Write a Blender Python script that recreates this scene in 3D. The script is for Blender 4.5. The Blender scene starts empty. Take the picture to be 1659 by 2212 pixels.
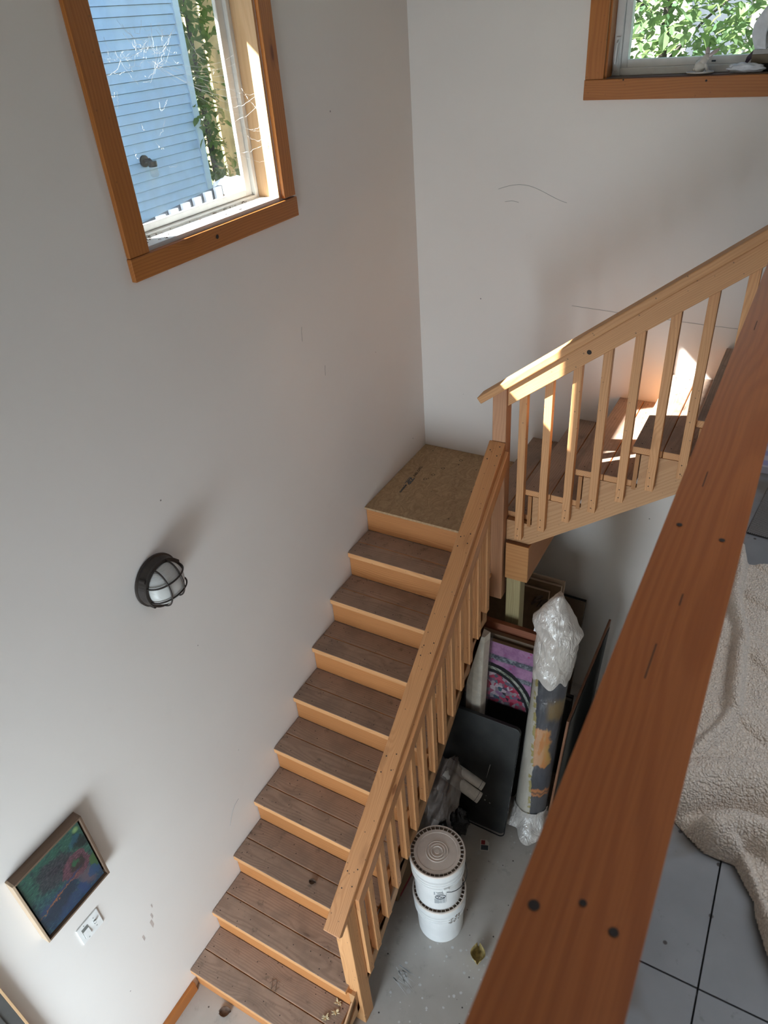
import bpy, bmesh, math, random
from mathutils import Vector, Matrix, noise
random.seed(7)
scn = bpy.context.scene
COL = scn.collection
R = math.radians

# ------------------------------------------------------------------ camera
cam_d = bpy.data.cameras.new('camera'); cam = bpy.data.objects.new('camera', cam_d); COL.objects.link(cam)
cam.location = (2.1129, -4.0669, 4.467)
cam.rotation_mode = 'XYZ'
cam.rotation_euler = (0.9689, 0.0691, 0.5056)
cam_d.sensor_fit = 'VERTICAL'; cam_d.sensor_height = 36.0; cam_d.sensor_width = 27.0
cam_d.lens = 1570.92/2212*36
cam_d.clip_start = 0.02; cam_d.clip_end = 200
cam_d.dof.use_dof = True; cam_d.dof.focus_distance = 4.2; cam_d.dof.aperture_fstop = 9.0
scn.camera = cam
scn.cycles.max_bounces = 9; scn.cycles.diffuse_bounces = 5; scn.cycles.glossy_bounces = 3; scn.cycles.transparent_max_bounces = 24; scn.cycles.caustics_reflective = False

# ------------------------------------------------------------------ view, world, sun, big lights
vs = scn.view_settings
scn.display_settings.display_device = 'sRGB'
vs.view_transform = 'Standard'; vs.look = 'None'; vs.gamma = 1.0; vs.use_curve_mapping = False
vs.exposure = 1.06
SKY = 0.165; SUN = 19.0; DOOR = 82.0; UPPER = 5.2
w = bpy.data.worlds.new('world'); scn.world = w; w.use_nodes = True
wn = w.node_tree; wn.nodes.clear()
out = wn.nodes.new('ShaderNodeOutputWorld'); bg = wn.nodes.new('ShaderNodeBackground')
sky = wn.nodes.new('ShaderNodeTexSky'); sky.sky_type = 'NISHITA'; sky.sun_disc = False
sky.sun_elevation = R(36); sky.sun_rotation = R(231); sky.air_density = 1.0; sky.dust_density = 1.5
bg.inputs['Strength'].default_value = SKY
wn.links.new(sky.outputs[0], bg.inputs[0]); wn.links.new(bg.outputs[0], out.inputs[0])
SUNDIR = Vector((1.0, 0.81, -0.95)).normalized()
sd = bpy.data.lights.new('sun', 'SUN'); sd.energy = SUN; sd.angle = R(0.6); sd.color = (1.0, 0.985, 0.96)
so = bpy.data.objects.new('sun', sd); COL.objects.link(so)
so.rotation_euler = SUNDIR.to_track_quat('-Z', 'Y').to_euler(); so.location = (-6, -6, 9)
def area(name, loc, direction, sx, sy, power, color, portal=False):
    d = bpy.data.lights.new(name, 'AREA'); d.shape = 'RECTANGLE'; d.size = sx; d.size_y = sy
    d.energy = power; d.color = color
    o = bpy.data.objects.new(name, d); COL.objects.link(o); o.location = loc
    o.rotation_euler = Vector(direction).to_track_quat('-Z', 'Y').to_euler()
    if portal: d.cycles.is_portal = True
    return o
area('portal_left_window', (-0.17, -1.71, 4.35), (1, 0, 0), 1.2, 0.8, 1, (1, 1, 1), True)
area('portal_back_window', (1.55, 0.17, 4.6), (0, -1, 0), 1.0, 1.0, 1, (1, 1, 1), True)
area('door_daylight', (1.05, -5.97, 1.05), (-0.68, 0.66, -0.32), 1.5, 1.9, DOOR, (0.76, 0.89, 1.0))
area('upper_fill_light', (3.4, -2.8, 5.3), (-0.3, 0, -0.95), 1.4, 1.2, UPPER, (0.82, 0.9, 1.0)).data.spread = R(105)  # added fill lamp under the ceiling, aimed down to brighten blanket and rail

# ------------------------------------------------------------------ node helpers
class NT:
    def __init__(s, name):
        s.m = bpy.data.materials.new(name); s.m.use_nodes = True
        s.t = s.m.node_tree; s.b = s.t.nodes['Principled BSDF']; s.o = s.t.nodes['Material Output']
        s._tc = None
    def n(s, typ, **kw):
        x = s.t.nodes.new(typ)
        for k, v in kw.items(): setattr(x, k, v)
        return x
    def l(s, a, b): s.t.links.new(a, b)
    def set(s, sock, v):
        if hasattr(v, 'is_output'): s.l(v, sock)
        else: sock.default_value = v
    def coord(s, kind='Object'):
        if s._tc is None: s._tc = s.n('ShaderNodeTexCoord')
        return s._tc.outputs[kind]
    def math(s, op, a, b=None, c=None, clamp=False):
        x = s.n('ShaderNodeMath', operation=op); x.use_clamp = clamp
        for i, v in enumerate((a, b, c)):
            if v is not None: s.set(x.inputs[i], v)
        return x.outputs[0]
    def vmath(s, op, a, b=None):
        x = s.n('ShaderNodeVectorMath', operation=op)
        s.set(x.inputs[0], a)
        if b is not None: s.set(x.inputs[1], b)
        return x.outputs['Value'] if op in ('LENGTH', 'DOT_PRODUCT', 'DISTANCE') else x.outputs[0]
    def mul(s, v, sc): return s.vmath('MULTIPLY', v, sc)
    def sep(s, v):
        x = s.n('ShaderNodeSeparateXYZ'); s.l(v, x.inputs[0]); return x.outputs
    def comb(s, x, y, z):
        c = s.n('ShaderNodeCombineXYZ')
        for i, v in enumerate((x, y, z)): s.set(c.inputs[i], v)
        return c.outputs[0]
    def noise(s, v, scale, detail=3, rough=0.55, dist=0.0):
        x = s.n('ShaderNodeTexNoise'); s.l(v, x.inputs['Vector'])
        x.inputs['Scale'].default_value = scale; x.inputs['Detail'].default_value = detail
        x.inputs['Roughness'].default_value = rough; x.inputs['Distortion'].default_value = dist
        return x.outputs['Fac']
    def noisec(s, v, scale, detail=2):
        x = s.n('ShaderNodeTexNoise'); s.l(v, x.inputs['Vector'])
        x.inputs['Scale'].default_value = scale; x.inputs['Detail'].default_value = detail
        return x.outputs['Color']
    def voro(s, v, scale, feature='F1', rnd=1.0, out='Distance'):
        x = s.n('ShaderNodeTexVoronoi'); x.feature = feature; s.l(v, x.inputs['Vector'])
        x.inputs['Scale'].default_value = scale; x.inputs['Randomness'].default_value = rnd
        return x.outputs[out]
    def step(s, v, a, b, clamp=True):
        x = s.n('ShaderNodeMapRange'); x.clamp = clamp; x.interpolation_type = 'SMOOTHSTEP'
        s.l(v, x.inputs[0]); x.inputs[1].default_value = a; x.inputs[2].default_value = b
        return x.outputs[0]
    def mix(s, f, a, b, mode='MIX'):
        x = s.n('ShaderNodeMix', data_type='RGBA', blend_type=mode)
        s.set(x.inputs[0], f)
        s.set(x.inputs[6], a if hasattr(a, 'is_output') else (*a[:3], 1)); s.set(x.inputs[7], b if hasattr(b, 'is_output') else (*b[:3], 1))
        return x.outputs[2]
    def ramp(s, f, stops):
        x = s.n('ShaderNodeValToRGB'); s.l(f, x.inputs[0])
        while len(x.color_ramp.elements) > 2: x.color_ramp.elements.remove(x.color_ramp.elements[0])
        el = x.color_ramp.elements
        el[0].position, el[0].color = stops[0][0], (*stops[0][1], 1)
        el[1].position, el[1].color = stops[-1][0], (*stops[-1][1], 1)
        for p, c in stops[1:-1]:
            e = el.new(p); e.color = (*c, 1)
        return x.outputs[0]
    def bump(s, h, strength=0.3, dist=0.002):
        x = s.n('ShaderNodeBump'); x.inputs['Strength'].default_value = strength; x.inputs['Distance'].default_value = dist
        s.l(h, x.inputs['Height']); s.l(x.outputs[0], s.b.inputs['Normal'])
    def col(s, c): s.set(s.b.inputs['Base Color'], c if hasattr(c, 'is_output') else (*c[:3], 1))
    def rough(s, v): s.set(s.b.inputs['Roughness'], v)
    def rand(s):
        x = s.n('ShaderNodeObjectInfo'); return x.outputs['Random']

def plain(name, c, rough=0.6, metal=0.0, var=0.08, vscale=30):
    k = NT(name); f = k.noise(k.coord(), vscale, 3)
    k.col(k.mix(k.step(f, 0.3, 0.7), tuple(x*(1-var) for x in c), tuple(min(1, x*(1+var)) for x in c)))
    k.rough(rough); k.b.inputs['Metallic'].default_value = metal
    return k.m

def wood(name, light, dark, ring=150.0, knots=True, ringamt=0.55, rough=0.6, dirt=None, specks=0.0, vary=0.16, sat=1.05):
    k = NT(name); rnd = k.rand()
    off = k.comb(k.math('MULTIPLY', rnd, 37.0), k.math('MULTIPLY', rnd, 0.05), k.math('MULTIPLY', rnd, 0.045))
    P = k.vmath('ADD', k.coord(), off)
    wob = k.noisec(k.mul(P, (1.3, 5.0, 5.0)), 1.0, 2)
    wob = k.vmath('MULTIPLY', k.vmath('SUBTRACT', wob, (0.5, 0.5, 0.5)), (0.0, 0.075, 0.075))
    Q = k.vmath('ADD', k.mul(P, (0.0, 1.0, 1.0)), wob)
    cen = k.vmath('ADD', Q, k.comb(0.0, 0.012, k.math('ADD', k.math('MULTIPLY', rnd, 0.05), 0.02)))
    d = k.vmath('LENGTH', cen)
    # knots bend the rings round them
    kv = k.mul(P, (2.1, 7.0, 7.0)); kd = k.voro(kv, 1.0)
    if knots:
        pull = k.step(kd, 0.34, 0.02)
        d = k.math('ADD', d, k.math('MULTIPLY', pull, 0.02))
    s = k.math('SINE', k.math('MULTIPLY', d, ring*6.28))
    s = k.step(s, -0.5, 1.0)
    fib = k.noise(k.mul(P, (6.0, 420.0, 420.0)), 1.0, 2)
    c = k.mix(k.math('MULTIPLY', s, ringamt), light, dark)
    c = k.mix(k.math('MULTIPLY', k.step(fib, 0.35, 0.7), 0.28), c, tuple(x*0.72 for x in dark))
    big = k.noise(k.mul(P, (1.0, 9.0, 9.0)), 1.0, 2)
    c = k.mix(k.math('MULTIPLY', k.step(big, 0.35, 0.7), 0.35), c, tuple(0.5*(a+b) for a, b in zip(light, dark)))
    if knots:
        c = k.mix(k.step(kd, 0.075, 0.045), c, (dark[0]*0.38, dark[1]*0.30, dark[2]*0.28))
        c = k.mix(k.math('MULTIPLY', k.step(kd, 0.17, 0.08), 0.45), c, tuple(x*0.7 for x in dark))
    if dirt:
        dn = k.noise(k.vmath('ADD', k.coord(), k.comb(k.math('MULTIPLY', rnd, 11.0), 0.0, 0.0)), 5.0, 6, 0.65)
        c = k.mix(k.math('MULTIPLY', k.step(dn, 0.36, 0.72), 0.75), c, dirt)
        dn2 = k.noise(k.vmath('ADD', k.coord(), k.comb(k.math('MULTIPLY', rnd, 5.0), 3.0, 0.0)), 16.0, 6, 0.7)
        c = k.mix(k.math('MULTIPLY', k.step(dn2, 0.56, 0.72), 0.6), c, tuple(x*0.5 for x in dirt))
    if specks:
        sv = k.voro(k.vmath('ADD', k.coord(), k.comb(k.math('MULTIPLY', rnd, 3.0), 0.0, 0.0)), 26.0)
        c = k.mix(k.math('MULTIPLY', k.step(sv, 0.11, 0.07), specks), c, (0.03, 0.02, 0.015))
    hsv = k.n('ShaderNodeHueSaturation'); k.l(c, hsv.inputs['Color']); hsv.inputs['Saturation'].default_value = sat; hsv.inputs['Hue'].default_value = 0.4915
    k.l(k.math('ADD', k.math('MULTIPLY', k.math('FRACT', k.math('MULTIPLY', rnd, 7.31)), vary), 1.0-vary/2), hsv.inputs['Value'])
    k.col(hsv.outputs[0]); k.rough(rough)
    k.bump(k.math('ADD', k.math('MULTIPLY', s, 0.4), fib), 0.12, 0.001)
    return k.m

M = {}
M['pine'] = wood('pine_lumber', (0.67, 0.39, 0.175), (0.50, 0.25, 0.092), 120, ringamt=0.5, specks=0.6)
M['rail'] = wood('handled_pine', (0.56, 0.30, 0.13), (0.41, 0.195, 0.072), 130, ringamt=0.5, rough=0.45, specks=0.6)
M['riser'] = wood('riser_pine', (0.50, 0.245, 0.088), (0.36, 0.155, 0.048), 90, ringamt=0.55)
M['tread'] = wood('walked_pine_tread', (0.42, 0.285, 0.19), (0.275, 0.178, 0.115), 110, sat=0.92, ringamt=0.6, dirt=(0.225, 0.16, 0.112), specks=0.85, rough=0.7)
M['trim'] = wood('oiled_fir_trim', (0.47, 0.205, 0.055), (0.33, 0.12, 0.028), 90, ringamt=0.45, rough=0.42, specks=0.3)
M['jamb'] = wood('clear_pine_jamb', (0.66, 0.46, 0.26), (0.52, 0.33, 0.16), 70, ringamt=0.4, rough=0.5)
M['guard'] = wood('orange_fir_rail', (0.38, 0.142, 0.042), (0.255, 0.080, 0.021), 140, ringamt=0.5, rough=0.4, specks=0.0)
M['stringer'] = wood('stringer_pine', (0.58, 0.36, 0.175), (0.44, 0.24, 0.10), 60, knots=False, ringamt=0.5, specks=0.3)
M['ply'] = wood('plywood_facing', (0.48, 0.255, 0.09), (0.35, 0.16, 0.05), 45, knots=False, ringamt=0.4)
M['green_post'] = wood('treated_post', (0.47, 0.41, 0.215), (0.33, 0.265, 0.12), 130, ringamt=0.6)
M['cedar'] = wood('reddish_newel_fir', (0.53, 0.31, 0.165), (0.41, 0.21, 0.105), 110, ringamt=0.55)
M['redwood'] = wood('reddish_frame_wood', (0.25, 0.095, 0.04), (0.16, 0.055, 0.022), 90, knots=False, ringamt=0.4)
M['dullwood'] = wood('dull_stretcher_wood', (0.20, 0.145, 0.09), (0.14, 0.095, 0.058), 90, knots=False, ringamt=0.4)
M['palewood'] = wood('pale_stretcher_wood', (0.55, 0.43, 0.30), (0.43, 0.32, 0.2), 90, knots=False, ringamt=0.3)
M['brownboard'] = wood('brown_board', (0.22, 0.11, 0.055), (0.14, 0.065, 0.03), 80, knots=False, ringamt=0.4)
M['walnut'] = wood('walnut_frame', (0.17, 0.115, 0.075), (0.12, 0.075, 0.046), 120, knots=False, ringamt=0.4)
M['nail'] = plain('dark_nail_hole', (0.03, 0.02, 0.016), 0.8)

def wallmat(name, c, seed):
    k = NT(name); P = k.vmath('ADD', k.coord(), (seed, seed*2, 0.0))
    big = k.noise(P, 1.4, 4)
    col = k.mix(k.step(big, 0.3, 0.75), c, tuple(x*0.965 for x in c))
    sm = k.noise(k.mul(P, (1, 1, 1)), 7.0, 6, 0.7)
    col = k.mix(k.math('MULTIPLY', k.step(sm, 0.62, 0.8), 0.18), col, tuple(x*0.8 for x in c))
    v = k.voro(P, 4.3)
    col = k.mix(k.math('MULTIPLY', k.step(v, 0.022, 0.012), 0.85), col, (0.12, 0.10, 0.09))
    k.col(col); k.rough(0.62)
    k.bump(k.noise(P, 260.0, 2), 0.06, 0.002)
    return k.m
M['wall'] = wallmat('white_wall_paint', (0.80, 0.755, 0.712), 0.0)
M['ceiling'] = wallmat('ceiling_paint', (0.78, 0.77, 0.75), 5.0)

k = NT('grey_painted_concrete'); P = k.coord()
c = k.mix(k.step(k.noise(P, 2.2, 5), 0.3, 0.7), (0.40, 0.365, 0.325), (0.52, 0.485, 0.445))
c = k.mix(k.math('MULTIPLY', k.step(k.noise(P, 11.0, 6, 0.7), 0.55, 0.72), 0.5), c, (0.26, 0.23, 0.20))
dsp = k.voro(P, 17.0); msk = k.step(k.noise(P, 2.6, 2), 0.45, 0.6)
c = k.mix(k.math('MULTIPLY', k.math('MULTIPLY', k.step(dsp, 0.13, 0.08), msk), 0.8), c, (0.62, 0.62, 0.60))
dsp2 = k.voro(k.vmath('ADD', P, (3.1, 1.7, 0)), 7.0)
c = k.mix(k.math('MULTIPLY', k.step(dsp2, 0.12, 0.06), 0.5), c, (0.55, 0.55, 0.54))
dsp3 = k.voro(k.vmath('ADD', P, (9.1, 4.7, 0)), 14.0)
c = k.mix(k.step(dsp3, 0.08, 0.05), c, (0.07, 0.06, 0.055))
k.col(c); k.rough(0.45); k.bump(k.noise(P, 60, 4), 0.12, 0.003)
M['concrete'] = k.m

k = NT('grey_painted_plywood_floor'); P = k.coord()
c = k.mix(k.step(k.noise(P, 3.5, 5), 0.3, 0.7), (0.20, 0.20, 0.205), (0.265, 0.265, 0.27))
c = k.mix(k.math('MULTIPLY', k.step(k.noise(k.vmath('ADD', P, (4, 2, 0)), 5.0, 3), 0.56, 0.70), 0.7), c, (0.15, 0.115, 0.085))
c = k.mix(k.step(k.voro(P, 15.0), 0.075, 0.05), c, (0.05, 0.04, 0.035))
c = k.mix(k.math('MULTIPLY', k.step(k.noise(P, 26.0, 5, 0.75), 0.62, 0.7), 0.4), c, (0.11, 0.10, 0.095))
k.col(c); k.rough(0.5); k.bump(k.noise(P, 40, 4), 0.1, 0.002)
M['upfloor'] = k.m

k = NT('osb_panel'); P = k.coord()
rotn = k.noisec(k.mul(P, (9, 9, 9)), 1.0, 1)
Pn = k.vmath('ADD', k.mul(P, (26, 60, 30)), k.mul(rotn, (9, 9, 0)))
f1 = k.noise(Pn, 1.0, 4, 0.6, 0.6); f2 = k.noise(k.mul(P, (70, 25, 20)), 1.0, 3, 0.6, 1.2)
c = k.mix(k.step(f1, 0.3, 0.72), (0.33, 0.205, 0.105), (0.48, 0.325, 0.18))
c = k.mix(k.math('MULTIPLY', k.step(f2, 0.55, 0.75), 0.6), c, (0.23, 0.135, 0.065))
c = k.mix(k.step(k.voro(P, 13.0), 0.085, 0.05), c, (0.08, 0.05, 0.03))
k.col(c); k.rough(0.75); k.bump(f1, 0.2, 0.002)
M['osb'] = k.m

M['vinyl'] = plain('white_vinyl', (0.78, 0.78, 0.76), 0.35, var=0.03)
M['bucketplastic'] = plain('white_bucket_plastic', (0.80, 0.80, 0.79), 0.35, var=0.04, vscale=8)
M['lid'] = plain('dusty_white_lid', (0.74, 0.65, 0.58), 0.6, var=0.07, vscale=14)
M['dirtgroove'] = plain('dirty_groove', (0.17, 0.12, 0.085), 0.85)
M['ink'] = plain('grey_ink', (0.06, 0.075, 0.09), 0.7)
M['ink2'] = plain('pale_grey_ink', (0.30, 0.34, 0.37), 0.7)
M['bronze'] = plain('dark_bronze_metal', (0.045, 0.036, 0.031), 0.42, 0.35)
M['wire'] = plain('steel_wire', (0.12, 0.13, 0.14), 0.4, 0.8)
M['white'] = plain('white_plastic', (0.82, 0.82, 0.80), 0.35, var=0.03)
M['greyslot'] = plain('grey_plastic', (0.17, 0.18, 0.17), 0.5)
M['doorgrey'] = plain('dark_grey_paint', (0.075, 0.072, 0.068), 0.5, var=0.2, vscale=5)
M['canvas'] = plain('raw_canvas', (0.66, 0.59, 0.49), 0.85)
M['blackfab'] = None
k = NT('black_vinyl_case'); P = k.coord()
c = k.mix(k.step(k.noise(P, 4.0, 5), 0.35, 0.75), (0.012, 0.0125, 0.012), (0.038, 0.038, 0.035))
sv = k.voro(P, 34.0); msk = k.math('MULTIPLY', k.step(k.vmath('DISTANCE', P, (0.13, -0.19, 0.0)), 0.06, 0.04), k.step(k.noise(P, 30.0, 2), 0.5, 0.6))
c = k.mix(k.math('MULTIPLY', k.step(sv, 0.22, 0.12), msk), c, (0.6, 0.58, 0.55))
k.col(c); k.rough(0.5); k.bump(k.noise(P, 90, 3), 0.15, 0.002); M['blackfab'] = k.m

k = NT('black_bin_bag'); k.col((0.008, 0.008, 0.010)); k.rough(0.22); k.bump(k.noise(k.coord(), 22, 4, 0.6, 1.0), 0.7, 0.02); M['binbag'] = k.m
M['blue'] = plain('blue_plastic', (0.01, 0.07, 0.42), 0.4)
M['card'] = plain('brown_cardboard', (0.21, 0.13, 0.065), 0.8)
M['cardred'] = plain('red_print', (0.26, 0.025, 0.03), 0.7)
M['paper'] = plain('white_paper', (0.72, 0.68, 0.62), 0.7)
M['darkart'] = plain('dark_panel', (0.010, 0.009, 0.008), 0.6, var=0.3)

def film(name, c, tfac, rough=0.18, diff=0.5):
    k = NT(name)
    tr = k.n('ShaderNodeBsdfTransparent'); gl = k.n('ShaderNodeBsdfGlossy'); df = k.n('ShaderNodeBsdfDiffuse')
    gl.inputs['Roughness'].default_value = rough; df.inputs['Color'].default_value = (*c, 1)
    tr.inputs['Color'].default_value = (0.96, 0.95, 0.93, 1)
    bp = k.n('ShaderNodeBump'); bp.inputs['Strength'].default_value = 0.8; bp.inputs['Distance'].default_value = 0.02
    k.l(k.noise(k.mul(k.coord(), (8, 20, 20)), 1.0, 4, 0.6, 1.5), bp.inputs['Height'])
    k.l(bp.outputs[0], gl.inputs['Normal']); k.l(bp.outputs[0], df.inputs['Normal'])
    m1 = k.n('ShaderNodeMixShader'); m1.inputs[0].default_value = 1-diff
    k.l(df.outputs[0], m1.inputs[1]); k.l(gl.outputs[0], m1.inputs[2])
    m2 = k.n('ShaderNodeMixShader'); m2.inputs[0].default_value = 1-tfac
    k.l(tr.outputs[0], m2.inputs[1]); k.l(m1.outputs[0], m2.inputs[2])
    k.l(m2.outputs[0], k.o.inputs[0]); return k.m
M['film'] = film('clear_plastic_film', (0.7, 0.68, 0.66), 0.86, 0.10, 0.3)
M['bag'] = film('milky_plastic_bag', (0.74, 0.68, 0.63), 0.25, 0.2, 0.8)
M['sheet'] = film('hazy_plastic_sheet', (0.50, 0.42, 0.38), 0.55, 0.22, 0.85)
M['web'] = film('cobweb_silk', (0.95, 0.95, 0.95), 0.35, 0.4, 0.9)

k = NT('window_glass')
tr = k.n('ShaderNodeBsdfTransparent'); gl = k.n('ShaderNodeBsdfGlossy'); gl.inputs['Roughness'].default_value = 0.0
tr.inputs['Color'].default_value = (0.95, 0.975, 0.975, 1)
fr = k.n('ShaderNodeLayerWeight'); fr.inputs['Blend'].default_value = 0.5
mx = k.n('ShaderNodeMixShader'); k.l(k.math('MULTIPLY_ADD', k.math('POWER', fr.outputs['Facing'], 5.0), 0.6, 0.03), mx.inputs[0]); k.l(tr.outputs[0], mx.inputs[1]); k.l(gl.outputs[0], mx.inputs[2])
df = k.n('ShaderNodeBsdfDiffuse'); df.inputs['Color'].default_value = (0.8, 0.85, 0.85, 1)
mx2 = k.n('ShaderNodeMixShader'); k.l(mx.outputs[0], mx2.inputs[1]); k.l(df.outputs[0], mx2.inputs[2])
k.l(k.math('MULTIPLY', k.step(k.noise(k.coord(), 9.0, 5), 0.3, 0.9), 0.10), mx2.inputs[0])
k.l(mx2.outputs[0], k.o.inputs[0]); M['glass'] = k.m

k = NT('ribbed_frosted_glass'); P = k.coord()
k.col((0.56, 0.56, 0.54)); k.rough(0.22)
z = k.sep(P)[2]
k.bump(k.math('SINE', k.math('MULTIPLY', z, 1500.0)), 0.25, 0.001); M['dome'] = k.m

def leafmat(name, a, b):
    k = NT(name); rnd = k.n('ShaderNodeNewGeometry').outputs['Random Per Island']
    c = k.mix(rnd, a, b); df = k.n('ShaderNodeBsdfDiffuse'); tl = k.n('ShaderNodeBsdfTranslucent')
    k.l(c, df.inputs[0]); k.l(k.mix(0.5, c, (0.50, 0.66, 0.22)), tl.inputs[0])
    mx = k.n('ShaderNodeMixShader'); mx.inputs[0].default_value = 0.35
    k.l(df.outputs[0], mx.inputs[1]); k.l(tl.outputs[0], mx.inputs[2]); k.l(mx.outputs[0], k.o.inputs[0]); return k.m
M['leaf'] = leafmat('tree_leaves', (0.09, 0.17, 0.085), (0.27, 0.38, 0.18))
M['vine'] = leafmat('vine_leaves', (0.05, 0.12, 0.03), (0.16, 0.24, 0.06))
M['bark'] = plain('bark', (0.07, 0.055, 0.045), 0.9, var=0.4, vscale=14)
M['tan'] = plain('weathered_tan_boards', (0.50, 0.36, 0.17), 0.8, var=0.25, vscale=3)
k = NT('blue_grey_siding'); k.col(k.mix(k.step(k.noise(k.coord(), 3, 3), 0.3, 0.7), (0.42, 0.59, 0.82), (0.45, 0.62, 0.84))); k.rough(0.5); M['siding'] = k.m
M['sidetrim'] = plain('pale_blue_trim', (0.50, 0.65, 0.80), 0.5, var=0.03)
M['roof'] = plain('dark_shingle', (0.08, 0.08, 0.085), 0.9)
M['pinkwall'] = plain('pinkish_house_paint', (0.62, 0.53, 0.52), 0.7)
M['grass'] = plain('grass_ground', (0.16, 0.20, 0.08), 0.9, var=0.4, vscale=5)
M['slate'] = plain('slate_board', (0.065, 0.075, 0.095), 0.7)
M['picketshade'] = plain('shaded_white_picket', (0.44, 0.50, 0.60), 0.6)  # white pickets; their blue-grey shade is mixed into the colour
M['ceramic'] = plain('cream_ceramic', (0.62, 0.58, 0.52), 0.25, var=0.04)
M['pinkear'] = plain('dusty_pink_ceramic', (0.48, 0.40, 0.38), 0.3)
M['tissue'] = plain('white_tissue', (0.74, 0.76, 0.80), 0.8)
M['tanbox'] = plain('tan_box', (0.16, 0.12, 0.075), 0.7)
M['boxtop'] = plain('grey_box_top', (0.42, 0.40, 0.38), 0.7)
M['darkflap'] = plain('dark_purple_flap', (0.05, 0.03, 0.045), 0.6)
M['yellow'] = plain('yellow_card', (0.62, 0.52, 0.17), 0.6)
M['leafdry'] = plain('dry_leaf', (0.36, 0.27, 0.10), 0.7, var=0.35, vscale=60)
M['leafbrown'] = plain('brown_dead_leaf', (0.12, 0.075, 0.05), 0.8, var=0.3, vscale=60)
M['straw'] = plain('dry_flower', (0.58, 0.48, 0.30), 0.8, var=0.3, vscale=80)
M['scuff'] = plain('grey_scuff', (0.36, 0.34, 0.33), 0.8)
M['chip'] = plain('chipped_plaster', (0.52, 0.44, 0.40), 0.8)
M['splash'] = plain('white_paint_splash', (0.60, 0.60, 0.59), 0.6)
k = NT('sherpa_fleece'); P = k.coord()
vv = k.voro(k.vmath('ADD', P, k.mul(k.noisec(P, 60.0, 2), (0.012, 0.012, 0.012))), 210.0)
c = k.mix(k.step(vv, 0.15, 0.65), (0.90, 0.78, 0.66), (0.70, 0.58, 0.47))
k.col(c); k.rough(0.95)
k.b.inputs['Sheen Weight'].default_value = 0.25
k.bump(k.math('SUBTRACT', 1.0, vv), 0.9, 0.006); M['fleece'] = k.m
k = NT('woven_black_white_mat'); P = k.sep(k.coord())
a = k.math('SINE', k.math('MULTIPLY', P[0], 1050.0)); b = k.math('SINE', k.math('MULTIPLY', P[1], 1050.0))
c = k.mix(k.step(k.math('MULTIPLY', a, b), -0.1, 0.5), (0.035, 0.032, 0.03), (0.34, 0.32, 0.30)); k.col(c); k.rough(0.9); M['mat'] = k.m
k = NT('striped_lavender_cloth'); P = k.sep(k.coord())
a = k.step(k.math('SINE', k.math('MULTIPLY', P[1], 90.0)), -0.2, 0.2)
c = k.mix(a, (0.46, 0.42, 0.47), (0.30, 0.29, 0.46)); k.col(c); k.rough(0.9); M['lavender'] = k.m

# ------------------------------------------------------------------ mesh helpers
EX, EY, EZ = Vector((1, 0, 0)), Vector((0, 1, 0)), Vector((0, 0, 1))
FRAMES = {'x': Matrix((EX, EY, EZ)).transposed(), 'y': Matrix((EY, -EX, EZ)).transposed(), 'z': Matrix((EZ, EX, EY)).transposed()}
def frame_dir(d, up=EZ):
    d = Vector(d).normalized(); y = Vector(up).cross(d)
    y = y.normalized() if y.length > 1e-6 else EY.copy()
    return Matrix((d, y, d.cross(y))).transposed()
def empty(name, loc, label, cat, group=None):
    o = bpy.data.objects.new(name, None); COL.objects.link(o); o.location = loc
    o.empty_display_size = 0.05
    o['label'] = label; o['category'] = cat
    if group: o['group'] = group
    return o
def tag(o, label=None, cat=None, group=None, kind=None):
    if label: o['label'] = label
    if cat: o['category'] = cat
    if group: o['group'] = group
    if kind: o['kind'] = kind
    return o
def wmat(o):
    m = Matrix.LocRotScale(o.location, o.rotation_euler, o.scale)
    return wmat(o.parent) @ m if o.parent else m
def make(name, verts, faces, mats, root=None, frame='x', mi=None, smooth=False, bevel=0.0, origin=None, structure=False, label=None):
    F = FRAMES[frame] if isinstance(frame, str) else frame
    vl = [F.transposed() @ Vector(v) for v in verts]
    if origin is None:
        lo = Vector([min(v[i] for v in vl) for i in range(3)]); hi = Vector([max(v[i] for v in vl) for i in range(3)])
        ol = (lo+hi)/2
    else: ol = F.transposed() @ Vector(origin)
    me = bpy.data.meshes.new(name)
    me.from_pydata([tuple(v-ol) for v in vl], [], faces)
    mats = mats if isinstance(mats, (list, tuple)) else [mats]
    for m in mats: me.materials.append(M[m] if isinstance(m, str) else m)
    if mi:
        for p, i in zip(me.polygons, mi): p.material_index = i
    bm = bmesh.new(); bm.from_mesh(me); bmesh.ops.recalc_face_normals(bm, faces=bm.faces); bm.to_mesh(me); bm.free()
    if smooth:
        for p in me.polygons: p.use_smooth = True
    o = bpy.data.objects.new(name, me); COL.objects.link(o)
    W = Matrix.Translation(F @ ol) @ F.to_4x4()
    if root is not None:
        o.parent = root; W = wmat(root).inverted() @ W
    o.location = W.to_translation(); o.rotation_euler = W.to_euler()
    if bevel:
        b = o.modifiers.new('bevel', 'BEVEL'); b.width = bevel; b.segments = 2; b.limit_method = 'ANGLE'; b.angle_limit = R(40)
    if structure: o['kind'] = 'structure'
    if label: o['label'] = label
    return o
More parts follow.
